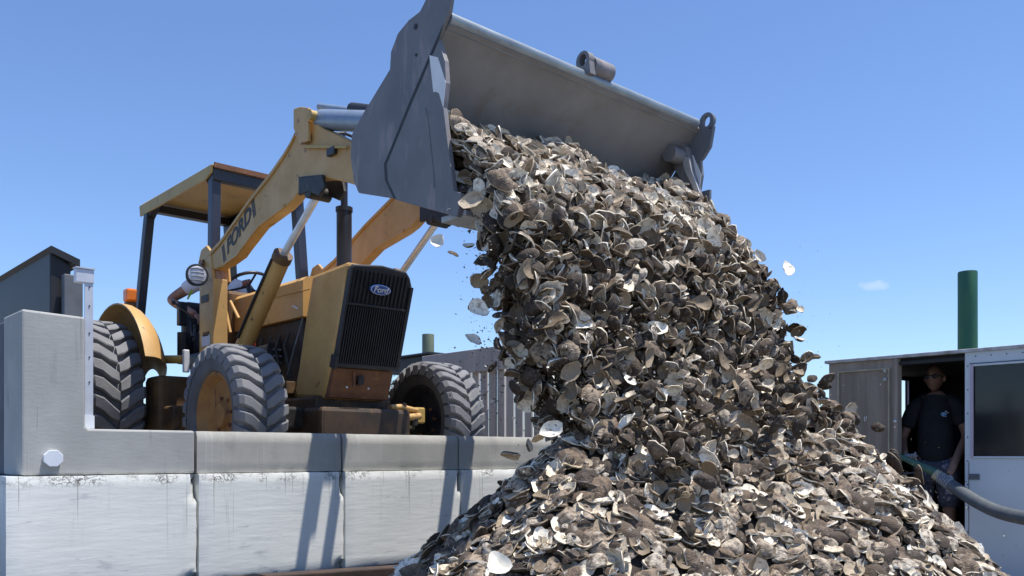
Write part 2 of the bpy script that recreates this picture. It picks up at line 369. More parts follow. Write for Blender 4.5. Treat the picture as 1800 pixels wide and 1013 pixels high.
# lower left stretch of the wall turning inland
MB().box((XP0+.0, WY+.342, ZM), (XP0+.3, WY+3.0, ZP-.02)).build('return_wall', node_mat('shade_toned_concrete', (.13,.145,.17), (.09,.10,.12), rough=.9, bump=.2), wall, bevel=.01)  # side away from the sun: its bluish shade is mixed into the colour
MB().box((jx[0]+.01, WY+.503, ZB), (jx[0]+.5, WY+3.2, ZM-.003)).build('return_wall_base', wht_m, wall, bevel=.01)

# barge coaming along the foot of the wall
a, b = U(380, 1013, y=4.45), U(840, 983, y=4.45)
mb = MB(); zz = lambda x: a.z+(b.z-a.z)*(x-a.x)/(b.x-a.x)
xs = [.2, 2, 4, 7]; vs_ = []
for x in xs: vs_ += [(x, 4.36, -1.2), (x, 4.45, -1.2), (x, 4.45, zz(x)), (x, 4.36, zz(x)-.004)]
fs = []
for i in range(3):
    q = i*4
    for k in range(4): fs.append((q+k, q+(k+1)%4, q+4+(k+1)%4, q+4+k))
fs += [(3,2,1,0), (12,13,14,15)]
mb.add(vs_, fs); o = mb.build('barge_coaming', barge_m, bevel=.01); tag(o, 'dark rusty barge edge running along the foot of the white wall', 'barge')

# pale post on the wall beside the pillar
pt = thing('steel_post', (1.43, 4.72, ZT), 'pale galvanised steel post with bolt holes beside the concrete pillar', 'post')
p0 = U(149, 700, y=4.70); p1 = U(164, 700, y=4.70)
ztp = U(156, 472, y=4.7).z
mb = MB(); mb.box((p0.x, 4.70, ZT+.002), (p1.x, 4.712, ztp-.07)).box((p1.x-.008, 4.712, ZT+.002), (p1.x, 4.78, ztp-.07))
mb.build('angle_bar', post_w, pt, bevel=.002)
q0 = U(134, 480, y=4.69)
MB().box((q0.x, 4.695, ztp-.075), (p1.x+.003, 4.735, ztp-.006)).build('head_bracket', post_w, pt, bevel=.004)
MB().box((q0.x-.002, 4.69, ztp-.005), (p1.x+.006, 4.74, ztp+.001)).build('top_plate', post_w, pt)
MB().box((p0.x-.002, 4.694, ZT+.004), (p1.x+.004, 4.6995, ZT+.07)).build('foot_plate', plate_w, pt)
for py in (538, 586, 628, 672, 505):
    c = U(157, py, y=4.70)
    MB().tube([(c.x, 4.697, c.z), (c.x, 4.703, c.z)], .004, 10).build('bolt_hole', soot, pt)

# charcoal hopper behind the pillar
hp = thing('steel_hopper', (1.6, 7.0, GZ), 'charcoal steel container with pitched lid behind the grey pillar', 'container')
c0 = U(88, 434, t=6.0); c1 = U(133, 457, y=c0.y)
MB().add([(c0.x, c0.y, c0.z-.03), (c1.x-.03, c0.y, c1.z-.04), (c1.x-.03, c0.y, GZ), (c0.x-.0, c0.y, GZ),
          (c0.x, c0.y+3, c0.z-.03), (c1.x-.03, c0.y+3, c1.z-.04), (c1.x-.03, c0.y+3, GZ), (c0.x, c0.y+3, GZ)],
         [(3,2,1,0),(4,5,6,7),(0,1,5,4),(1,2,6,5),(2,3,7,6),(3,0,4,7)]).build('body', hopper_m, hp, bevel=.01)
MB().add([(c0.x-.03, c0.y-.03, c0.z-.02), (c0.x, c0.y-.03, c0.z+.004), (c1.x+.02, c0.y-.03, c1.z), (c1.x+.02, c0.y-.03, c1.z-.05), (c0.x, c0.y-.03, c0.z-.045),
          (c0.x-.03, c0.y+3, c0.z-.02), (c0.x, c0.y+3, c0.z+.004), (c1.x+.02, c0.y+3, c1.z), (c1.x+.02, c0.y+3, c1.z-.05), (c0.x, c0.y+3, c0.z-.045)],
         [(0,1,2,3,4),(9,8,7,6,5)]+[(i, 5+i, 5+(i+1)%5, (i+1)%5) for i in range(5)]).build('lid', hopper_m, hp)
g0 = U(113, 500, y=c0.y-.10); g1 = U(146, 500, y=c0.y-.10)
MB().box((g0.x, c0.y-.10, GZ), (g1.x, c0.y-.031, U(120, 482, y=c0.y-.1).z)).build('side_box', hopper_l, hp, bevel=.006)

# ------------------------------------------------------------------ background: fence, pilings, bush
fn = thing('timber_fence', (5.6, 6.3, GZ), 'weathered grey timber fence with broad top board behind the far front wheel', 'fence')
fz1, fz0 = U(876, 609, x=5.6).z, U(876, 650, x=5.6).z
MB().box((5.58, 4.95, fz0), (5.61, 6.27, fz1)).build('top_board', fence_m, fn, bevel=.003)
MB().box((5.58, 6.28, fz0), (5.61, 7.48, fz1)).build('top_board', fence_m, fn, bevel=.003)
me0 = None
for k in range(20):
    y = 4.98+k*.125; b0 = MB().box((5.615, y, GZ), (5.635, y+.098, fz0+.05+.006*math.sin(k*2.1)))
    b0.build('slat', fence_m, fn)
for y in (5.15, 6.25, 7.4): MB().box((5.64, y, GZ), (5.74, y+.1, fz1-.02)).build('fence_post', fence_m, fn, bevel=.004)
bmn = thing('steel_beam', (5.9, 7.9, .75), 'dark steel beam end beyond the fence and tractor grille', 'beam')
MB().box((5.75, 7.55, U(725, 656, x=5.8).z), (5.95, 8.3, U(725, 629, x=5.8).z)).build('web', hopper_m, bmn, bevel=.006)
MB().box((5.70, 7.5, U(725, 629, x=5.8).z+.001), (6.0, 8.35, U(725, 629, x=5.8).z+.02)).build('flange', hopper_m, bmn)
def piling(px0, px1, pyt, t, mat, label):
    c = U((px0+px1)/2, pyt, t=t); r = (px1-px0)/2/FPX*t; seg = 20; mb = MB(); vs_, fs = [], []
    zs = [-2.5, 0, 1, c.z-.5, c.z-.02, c.z]
    for zi, z in enumerate(zs):
        for k in range(seg):
            an = 2*math.pi*k/seg; rr = r*(1+.03*noise.noise(Vector((math.cos(an)*2, math.sin(an)*2, z*.6+t))))*(.965 if zi == 5 else 1)
            vs_.append((c.x+rr*math.cos(an), c.y+rr*math.sin(an), z))
    for j in range(len(zs)-1):
        for k in range(seg): fs.append((j*seg+k, j*seg+(k+1)%seg, (j+1)*seg+(k+1)%seg, (j+1)*seg+k))
    fs.append(tuple(range((len(zs)-1)*seg, len(zs)*seg))); mb.add(vs_, fs)
    o = mb.build('mooring_piling', mat, smooth=50); tag(o, label, 'piling')
piling(1685, 1717, 478, 14, pile_g, 'tall dark green piling rising behind the barge cabin roof')
piling(742, 763, 588, 18, pile_o, 'short olive grey piling beyond the tractor grille and fence')
# small bush seen between the grille and far wheel
bu = thing('bush', (6.1, 8.8, GZ), 'small bright green bush glimpsed under the dark beam', 'bush')
MB().tube([(6.15, 8.8, GZ), (6.16, 8.8, .4)], [.03, .015], 8).build('stem', ply_m, bu)
mb = MB(); c = U(703, 667, t=10.4); rnd = random.Random(3)
for k in range(420):
    p = Vector((rnd.gauss(0, .19), rnd.gauss(0, .19), rnd.gauss(-.12, .14)))+c; d = Vector((rnd.uniform(-1,1), rnd.uniform(-1,1), rnd.uniform(-.4,1))).normalized(); e_ = d.cross(Vector((0,0,1))).normalized()
    s_ = rnd.uniform(.018, .035); mb.add([p-e_*s_*.5, p+d*s_, p+e_*s_*.5, p-d*s_*.9], [(0,1,2,3)])
mb.build('foliage', leaf_m, bu, recalc=False)

# ------------------------------------------------------------------ backhoe loader
XC = 3.52
LD = thing('backhoe_loader', (XC, 7.0, GZ), 'ochre yellow backhoe loader with raised bucket tipping shells', 'loader')
def part(mb, name, mat, parent=LD, **k): return mb.build(name, mat, parent, **k)

def wheel(xc, yc, R_, W_, rimR, nl, rim_side=-1, side_mat=None, dark=False):
    zc = GZ+R_
    wh = bpy.data.objects.new('wheel', None); COL.objects.link(wh); wh.location = (xc, yc, zc); wh.parent = LD; wh.matrix_parent_inverse = world_inv(LD)
    hw = W_/2; lug = .036*R_/.485
    Rb = R_-lug
    prof = [(-hw*.72, rimR*.97), (-hw*.90, rimR*1.04), (-hw*1.0, (rimR+Rb)*.5), (-hw*.97, Rb*.93), (-hw*.86, Rb*.985), (-hw*.5, Rb*1.0), (0, Rb*1.008),
            (hw*.5, Rb), (hw*.86, Rb*.985), (hw*.97, Rb*.93), (hw, (rimR+Rb)*.5), (hw*.90, rimR*1.04), (hw*.72, rimR*.97)]
    mb = MB(); seg = 56
    ns = len(mb.f); mb.lathe((xc, yc, zc), prof, seg)
    # sidewall faces use the second slot
    npf = len(prof)-1
    for k in range(seg):
        for i in range(npf):
            if i <= 2 or i >= npf-3: mb.m[k*npf+i] = 1
    # chevron lugs
    for side in (-1, 1):
        for k in range(nl):
            ph0 = 2*math.pi*(k+(.5 if side > 0 else 0))/nl
            st = [(.02, 0, 1.0), (.30, .10, 1.0), (.58, .24, 1.0), (.86, .31, .985), (1.0, .34, .93), (1.03, .35, .84)]
            dphi = 2*math.pi/nl; vs_, fs = [], []
            for j, (u, v, rr) in enumerate(st):
                x = xc+side*hw*u*1.0; ph = ph0+v*1.55*dphi*1.6
                h_ = dphi*(.34 if j < 3 else .31)*(.75 if j == 0 else 1)
                top = R_*rr if j < 5 else R_*.86
                base = (Rb*.97 if j < 4 else Rb*.90 if j == 4 else Rb*.84)
                for (rad, hh) in ((base, h_*1.25), (top-.006, h_), (top, h_*.78), (top, -h_*.78), (top-.006, -h_), (base, -h_*1.25)):
                    a_ = ph+hh
                    vs_.append((x, yc-rad*math.cos(a_), zc+rad*math.sin(a_)))
            m6 = 6
            for j in range(len(st)-1):
                for q in range(m6-1): fs.append((j*m6+q, j*m6+q+1, (j+1)*m6+q+1, (j+1)*m6+q))
            fs += [tuple(range(m6)), tuple(range((len(st)-1)*m6, len(st)*m6))[::-1]]
            mb.add(vs_, fs, 0)
    part(mb, 'tyre', [rubber, side_mat or rubber_mid], wh, smooth=28)
    s = rim_side
    mb = MB(); mb.lathe((xc, yc, zc), [(s*hw*.72, rimR*.98), (s*hw*.80, rimR*.99), (s*hw*.80, rimR*.93), (s*hw*.62, rimR*.88), (s*hw*.45, rimR*.82), (s*hw*.38, rimR*.45), (s*hw*.42, rimR*.30), (s*hw*.62, rimR*.27), (s*hw*.64, .001)], 40)
    mb.lathe((xc, yc, zc), [(-s*hw*.72, rimR*.98), (-s*hw*.80, rimR*.95), (-s*hw*.6, rimR*.86), (-s*hw*.1, rimR*.8), (-s*hw*.05, .001)], 40)
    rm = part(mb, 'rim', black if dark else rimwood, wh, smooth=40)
    for k in range(8):
        a_ = 2*math.pi*k/8+.2; rr = rimR*.40
        c = Vector((xc+s*hw*.38, yc-rr*math.cos(a_), zc+rr*math.sin(a_)))
        MB().tube([c, c+Vector((s*.02, 0, 0))], .012, 8).build('wheel_bolt', rusty, rm)
    return wh
FW = (5.71, .485, .34, .295)
wheel(2.67, FW[0], FW[1], FW[2], FW[3], 27)
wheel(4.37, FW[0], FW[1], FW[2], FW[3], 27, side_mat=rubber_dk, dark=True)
wheel(2.50, 8.08, .69, .44, .36, 27)
wheel(4.54, 8.08, .69, .44, .36, 27)

HX0, HX1 = 3.26, 3.78
# hood
hood_pts = [(5.80, 1.31), (5.80, 1.02), (7.0, 1.03), (7.0, 1.33), (6.5, 1.325)]
mb = MB(); prof = [(HX0, 1.02), (HX0, 1.285), (HX0+.03, 1.315), (HX0+.13, 1.335), (XC, 1.34), (HX1-.13, 1.335), (HX1-.03, 1.315), (HX1, 1.285), (HX1, 1.02)]
ys = [5.825, 6.2, 6.6, 7.0]; vs_ = [(x, y, z) for y in ys for x, z in prof]; n = len(prof); fs = []
for j in range(3):
    for i in range(n-1): fs.append((j*n+i, j*n+i+1, (j+1)*n+i+1, (j+1)*n+i))
fs += [tuple(range(n)), tuple(range(3*n, 4*n))[::-1]] + [(j*n, (j+1)*n, (j+1)*n+n-1, j*n+n-1) for j in range(3)]
mb.add(vs_, fs); hood = part(mb, 'hood', yellow, smooth=35)
MB().tube([U(545, 508, x=HX0-.004), U(462, 527, x=HX0-.004)], .006, 6).build('hood_crease_strip', yellow, hood)
a = U(515, 538, x=HX0-.012); b = U(524, 543, x=HX0-.012)
MB().tube([a, b], .008, 8).build('hood_latch', chrome, hood)
for py in (550, 560): c = U(450, py, x=HX0); MB().ball(c, .011, 8, 6).build('hood_bolt', chrome, hood)
# nose cowl, leaning back towards its foot
side = YZ([(611,459),(549,483),(537,557),(524,648),(514,700),(569,702),(583,640),(601,545)], HX0)
cowl = part(MB().prism(side, HX0-.004, HX1+.004), 'nose_cowl', yellow, bevel=.03)
c = U(582, 642, x=HX0); 
gt, gb = U(612, 463, x=HX0), U(583, 640, x=HX0)
GD = Vector((0, gb.y-gt.y, gb.z-gt.z))      # down the grille
GN = Vector((0, GD.z, -GD.y)).normalized()
if GN.y > 0: GN = -GN
def gp(u, v, d=0):
    """u across 0..1, v down 0..1, d out of the grille"""
    p = Vector((HX0+(HX1-HX0)*u, gt.y, gt.z))+GD*v+GN*d; return p
grille = bpy.data.objects.new('grille', None); COL.objects.link(grille); grille.location = gp(.5, .5); grille.parent = LD; grille.matrix_parent_inverse = world_inv(LD)
def slab(u0, v0, u1, v1, d0, d1):
    P = [gp(u0,v0,d0), gp(u1,v0,d0), gp(u1,v1,d0), gp(u0,v1,d0), gp(u0,v0,d1), gp(u1,v0,d1), gp(u1,v1,d1), gp(u0,v1,d1)]
    return P, [(0,1,2,3),(7,6,5,4),(0,4,5,1),(1,5,6,2),(2,6,7,3),(3,7,4,0)]
mb = MB()
ol = [(0,.06),(.04,0),(.5,-.035),(.9,-.01),(.97,.04),(1.03,.13),(1.035,.45),(1.0,1.0),(0,1.0)]
n = len(ol)
mb.add([gp(u,v,.0) for u,v in ol]+[gp(u,v,.035) for u,v in ol], [tuple(range(n)), tuple(range(n,2*n))[::-1]]+[(i,(i+1)%n,n+(i+1)%n,n+i) for i in range(n)])
part(mb, 'grille_backing', black, grille, bevel=.012)
for (u0,v0,u1,v1) in ((-.02,.965,1.02,1.01),(0,.02,.035,.98),(.975,.13,1.03,.98),(.03,.36,.97,.385)):
    q = MB(); q.add(*slab(u0,v0,u1,v1,.035,.055)); part(q, 'grille_frame', black, grille, bevel=.004)
for k in range(26):
    u = .05+k*.0365
    q = MB(); q.add(*slab(u,.39,u+.014,.962,.036,.060)); part(q, 'grille_bar', black, grille)
for k in range(14):
    u = .055+k*.065
    q = MB(); q.add(*slab(u,.04,u+.012,.355,.036,.048)); part(q, 'grille_bar', black, grille)
q = MB(); q.add(*slab(-.03,.90,.02,1.03,.0,.07)); part(q, 'grille_bracket', black, grille)
# badge
bc = gp(.48, .20, .062); mb = MB(); seg = 28; vs_ = []
gx = Vector((1,0,0)); gy = -GD.normalized()
for rr, dd in ((1.0, 0), (1.0, .006), (.88, .009)):
    for k in range(seg):
        an = 2*math.pi*k/seg; vs_.append(bc+gx*(.088*rr*math.cos(an))+gy*(.036*rr*math.sin(an))+GN*dd)
fs = [(j*seg+k, j*seg+(k+1)%seg, (j+1)*seg+(k+1)%seg, (j+1)*seg+k) for j in range(2) for k in range(seg)]+[tuple(range(2*seg,3*seg))]
mb.add(vs_, fs); badge = part(mb, 'badge', badge_blue, smooth=30)
vs_ = []
for rr in (.93, .86):
    for k in range(seg):
        an = 2*math.pi*k/seg; vs_.append(bc+gx*(.088*rr*math.cos(an))+gy*(.036*rr*math.sin(an))+GN*.0098)
MB().add(vs_, [(k, (k+1)%seg, seg+(k+1)%seg, seg+k) for k in range(seg)]).build('badge_ring', white_p, badge)
text_mesh('badge_lettering', 'Ford', white_p, badge, bc+GN*.0105, gx, gy, .058, .001, .25, 1.05, .001)

# plate and bumper below the grille
f0, f1 = U(583, 646, x=HX0), U(574, 694, x=HX0)
mb = MB(); mb.prism([(f0.y-.02, f0.z), (f0.y+.3, f0.z), (f1.y+.3, f1.z-.02), (f1.y-.02, f1.z-.02)], HX0+.01, HX1-.01)
low = part(mb, 'nose_plate', rusty, bevel=.006)
MB().prism([(f0.y-.024, f0.z-.05), (f0.y+.02, f0.z-.05), (f0.y+.02, f0.z-.11), (f0.y-.018, f0.z-.11)], XC-.055, XC-.005).build('tow_slot', soot, low)
MB().box((XC-.10, f0.y-.03, f0.z-.13), (XC-.085, f0.y-.01, f0.z-.02)).build('tow_bracket', rusty, low)
for dx in (-.15, .03): MB().ball((XC+dx, f0.y-.02, f0.z-.135), .009, 8, 6).build('plate_bolt', chrome, low)
# chassis
part(MB().box((3.20, 5.55, .17), (3.84, 9.0, .42)), 'chassis_frame', grime, bevel=.02)
part(MB().box((3.14, 5.36, .02), (3.90, 5.95, .335)), 'front_bolster', grime, bevel=.03)
part(MB().box((2.78, 5.62, .18), (4.26, 5.80, .34)), 'front_axle', soot, bevel=.02)
ax = bpy.data.objects.new('steering_arm', None); COL.objects.link(ax); ax.location = (4, 5.5, .3); ax.parent = LD; ax.matrix_parent_inverse = world_inv(LD)
def face_box(px0, py0, px1, py1, y, d, name, mt, pr, **k):
    a = U(px0, py0, y=y); b = U(px1, py1, y=y); return part(MB().box((a.x, y, a.z), (b.x, y+d, b.z)), name, mt, pr, **k)
face_box(684, 728, 722, 750, 5.42, .12, 'knuckle_block', yellow, ax, bevel=.008)
face_box(682, 748, 724, 752, 5.40, .14, 'knuckle_flange', canopy_m, ax, bevel=.003)
face_box(731, 716, 748, 745, 5.46, .10, 'end_cap', canopy_m, ax, bevel=.012)
part(MB().tube([U(687,716,y=5.42), U(705,716,y=5.41), U(733,722,y=5.42)], [.018,.024,.018], 12), 'link_tube', yellow, ax, smooth=40)
part(MB().tube([U(716,734,y=5.40), U(738,732,y=5.40)], .026, 12), 'tie_rod_end', yellow, ax, smooth=40)
part(MB().tube([U(728,728,y=5.41), U(728,748,y=5.41)], .03, 12), 'king_pin', soot, ax, smooth=40)
part(MB().ball(U(710,713,y=5.41), .022, 10, 8), 'grease_boss', rusty, ax, smooth=60)
# engine bay
part(MB().box((3.30, 5.9, .38), (3.74, 6.95, 1.03)), 'engine_block', soot, bevel=.02)
eng = bpy.data.objects.new('engine_fittings', None); COL.objects.link(eng); eng.location = (3.28, 6.3, .8); eng.parent = LD; eng.matrix_parent_inverse = world_inv(LD)
for k in range(6):
    part(MB().tube([(3.27, 6.05+k*.14, .92), (3.24, 6.07+k*.14, .82), (3.27, 6.02+k*.15, .58)], .012, 8), 'engine_pipe', soot, eng, smooth=40)
part(MB().tube([(3.22, 6.22, .80), (3.22, 6.36, .80)], .055, 16), 'oil_filter', hopper_m, eng, smooth=40)
for k in range(3): part(MB().box((3.222, 6.2+k*.002, .70+.05*k), (3.29, 6.42, .715+.05*k)), 'manifold_fin', hopper_l, eng)
part(MB().tube([U(532, 560, x=3.25), U(519, 605, x=3.22), U(505, 660, x=3.25)], .006, 6), 'fuel_line', hopper_l, eng)
part(MB().ball(U(440, 606, x=3.05), .04, 12, 8), 'filler_cap', red_m, LD, smooth=60)
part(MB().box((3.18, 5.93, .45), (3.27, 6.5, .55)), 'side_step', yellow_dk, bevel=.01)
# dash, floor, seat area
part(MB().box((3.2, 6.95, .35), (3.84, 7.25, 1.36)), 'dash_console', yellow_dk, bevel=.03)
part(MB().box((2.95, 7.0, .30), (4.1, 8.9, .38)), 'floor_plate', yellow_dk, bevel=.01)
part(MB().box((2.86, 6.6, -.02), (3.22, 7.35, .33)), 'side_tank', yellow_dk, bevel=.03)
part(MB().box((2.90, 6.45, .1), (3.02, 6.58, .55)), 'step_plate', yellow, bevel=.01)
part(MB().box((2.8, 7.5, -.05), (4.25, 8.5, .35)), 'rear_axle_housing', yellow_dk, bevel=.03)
seat = part(MB().box((3.25, 7.55, .78), (3.72, 8.0, .92)), 'seat', black, bevel=.04)
part(MB().box((3.24, 7.92, .92), (3.72, 8.05, 1.40)), 'seat_back', black, seat, bevel=.04)
part(MB().box((3.3, 7.6, .38), (3.68, 7.95, .78)), 'seat_pedestal', soot, LD)
# steering wheel
sc_ = Vector((3.50, 7.20, 1.46)); sn = Vector((0, .5, .86)).normalized(); sa = Vector((1,0,0)); sb = sn.cross(sa)
ring = [sc_+sa*.19*math.cos(2*math.pi*k/24)+sb*.19*math.sin(2*math.pi*k/24) for k in range(25)]
stw = part(MB().tube(ring, .014, 8), 'steering_wheel', black, smooth=60)
for k in range(3):
    an = 2*math.pi*k/3+.5; MB().tube([sc_, sc_+sa*.19*math.cos(an)+sb*.19*math.sin(an)], .010, 6).build('spoke', black, stw)
MB().tube([sc_, sc_-sn*.3], .022, 8).build('steering_column', black, stw)
# levers
for (p_, q_) in (((305,532),(342,560)), ((331,560),(338,592)), ((343, 575),(340, 600))):
    a = U(*p_, y=7.45); b = U(*q_, y=7.30); lv = part(MB().tube([a, b], .009, 8), 'lever', black)
    MB().ball(a, .02, 8, 6).build('lever_knob', black, lv)
a = U(322, 545, y=7.4); part(MB().box((a.x-.035, a.y, U(320,572,y=7.4).z), (a.x+.04, a.y+.06, U(320,530,y=7.4).z)), 'lever_console', black, bevel=.01)
part(MB().tube([U(322, 585, y=7.6), U(322, 640, y=7.6)], .05, 12), 'console_pedestal', soot)
for k, (p_, q_) in enumerate((((405,530),(420,560)), ((395,560),(388,606)), ((397,545),(405,585)))):
    part(MB().tube([U(*p_, x=3.12), U(*q_, x=3.12)], .012, 8), 'brace_rod', yellow)

# ROPS canopy
CXA, CXB, CY0, CY1 = 3.05, 3.90, 6.90, 8.52
ct = U(375, 283, x=CXA).z
rops = bpy.data.objects.new('rollover_canopy', None); COL.objects.link(rops); rops.location = (XC, 7.7, ct); rops.parent = LD; rops.matrix_parent_inverse = world_inv(LD)
sk = .085
mb = MB(); mb.add([(CXA, CY0, ct-.03), (CXB, CY0, ct-.03), (CXB, CY1, ct-.03), (CXA, CY1, ct-.03), (CXA+.03, CY0+.03, ct), (CXB-.03, CY0+.03, ct), (CXB-.03, CY1-.03, ct), (CXA+.03, CY1-.03, ct)],
       [(3,2,1,0),(4,5,6,7),(0,1,5,4),(1,2,6,5),(2,3,7,6),(3,0,4,7)])
part(mb, 'roof_panel', canopy_m, rops, bevel=.008)
part(MB().prism([(CY0+.02, ct-.02), (CY0+.03, ct-.085), (CY0+.14, ct-.12), (CY1-.02, ct-.13), (CY1, ct-.03)], CXA-.004, CXA+.012), 'side_skirt', canopy_m, rops, bevel=.003)
part(MB().prism([(CY0+.02, ct-.02), (CY0+.03, ct-.085), (CY0+.14, ct-.12), (CY1-.02, ct-.13), (CY1, ct-.03)], CXB-.012, CXB+.004), 'side_skirt', canopy_m, rops, bevel=.003)
part(MB().box((CXA+.013, CY0-.004, ct-.045), (CXB-.013, CY0+.012, ct-.004)), 'front_skirt', rusty, rops)
part(MB().box((CXA+.013, CY0+.02, ct-.14), (CXB-.013, CY0+.09, ct-.046)), 'front_crossbar', black, rops, bevel=.006)
part(MB().box((CXA+.013, CY1-.25, ct-.12), (CXB-.013, CY1-.16, ct-.05)), 'rear_crossbar', black, rops, bevel=.006)
part(MB().box((CXB-.08, CY0+.1, ct-.14), (CXB-.02, CY1-.26, ct-.05)), 'side_rail', black, rops)
def post(a, b, w_, d_, mat, gus=True):
    mb = MB(); vs_ = []
    for p in (a, b): vs_ += [(p[0]-w_/2, p[1]-d_/2, p[2]), (p[0]+w_/2, p[1]-d_/2, p[2]), (p[0]+w_/2, p[1]+d_/2, p[2]), (p[0]-w_/2, p[1]+d_/2, p[2])]
    mb.add(vs_, [(0,1,2,3),(7,6,5,4),(0,4,5,1),(1,5,6,2),(2,6,7,3),(3,7,4,0)]); return part(mb, 'canopy_post', mat, rops, bevel=.006)
post((3.10, 6.98, ct-.05), (3.10, 7.02, .5), .075, .085, blue_black)
post((3.84, 6.98, ct-.05), (4.0, 7.02, .5), .085, .085, blue_black)
r1 = U(262, 380, x=3.09); r0 = U(238, 515, x=3.0)
post((3.09, r1.y-.03, ct-.05), (3.0, r0.y, .9), .075, .09, black)
post((3.86, r1.y-.03, ct-.05), (4.0, r0.y, .9), .075, .09, black)
part(MB().prism([(CY0+.08, ct-.05), (CY0+.08, ct-.22), (CY0+.22, ct-.06)], 3.07, 3.13), 'gusset', black, rops)
part(MB().prism([(r1.y+.02, ct-.05), (r1.y-.02, ct-.20), (r1.y-.26, ct-.06)], 3.06, 3.12), 'gusset', black, rops)
part(MB().prism([(r1.y+.02, ct-.05), (r1.y-.02, ct-.34), (r1.y-.48, ct-.06)], 3.82, 3.88), 'gusset', black, rops)
# rear fenders: rounded shells about the rear axle
def fender(xa, xb, sgn):
    mb = MB(); na, nx = 18, 8; vs_, fs = [], []; zc = GZ+.69
    for off in (0, .012):
        for i in range(na+1):
            ph = R(20+140*i/na)
            for j in range(nx+1):
                u = j/nx; x = xa+(xb-xa)*u
                rr = .80*math.sqrt(1-(max(0, u-.12)/.88)**2.2*.90)-off
                ed = math.sin(math.pi*min(1, max(0, i/na*2.4)))  # pull in the low front corner
                vs_.append((x, 8.0-rr*math.cos(ph), zc+.06+rr*math.sin(ph)*.98))
    N = (na+1)*(nx+1)
    for i in range(na):
        for j in range(nx):
            q = i*(nx+1)+j; fs.append((q, q+1, q+nx+2, q+nx+1)); fs.append((N+q+nx+1, N+q+nx+2, N+q+1, N+q))
    for i in range(na):
        q = i*(nx+1); fs.append((q, q+nx+1, N+q+nx+1, N+q)); q += nx; fs.append((q+nx+1, q, N+q, N+q+nx+1))
    for j in range(nx):
        q = j; fs.append((q+1, q, N+q, N+q+1)); q = na*(nx+1)+j; fs.append((q, q+1, N+q+1, N+q))
    mb.add(vs_, fs); return part(mb, 'rear_fender', yellow, smooth=50)
fender(2.64, 2.97, 1); fender(4.40, 4.07, 1)
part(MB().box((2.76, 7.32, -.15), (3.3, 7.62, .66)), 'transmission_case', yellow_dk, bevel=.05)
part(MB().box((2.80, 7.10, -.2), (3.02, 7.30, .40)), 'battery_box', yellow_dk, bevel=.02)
a = U(229, 520, x=2.86)
al = part(MB().box((a.x-.05, a.y-.055, a.z-.06), (a.x+.05, a.y+.055, a.z+.06)), 'warning_light', amber, bevel=.02)
MB().box((a.x-.04, a.y-.04, a.z-.14), (a.x+.04, a.y+.04, a.z-.061)).build('lamp_bracket', yellow_dk, al)
part(MB().tube([U(285, 632, x=2.9), U(325, 632, x=2.95)], .035, 12), 'fuel_neck', canopy_m, smooth=40)
part(MB().box(tuple(U(320, 615, x=2.9)), tuple(U(334, 655, x=2.95))), 'wrapped_rag', white_p, bevel=.008)

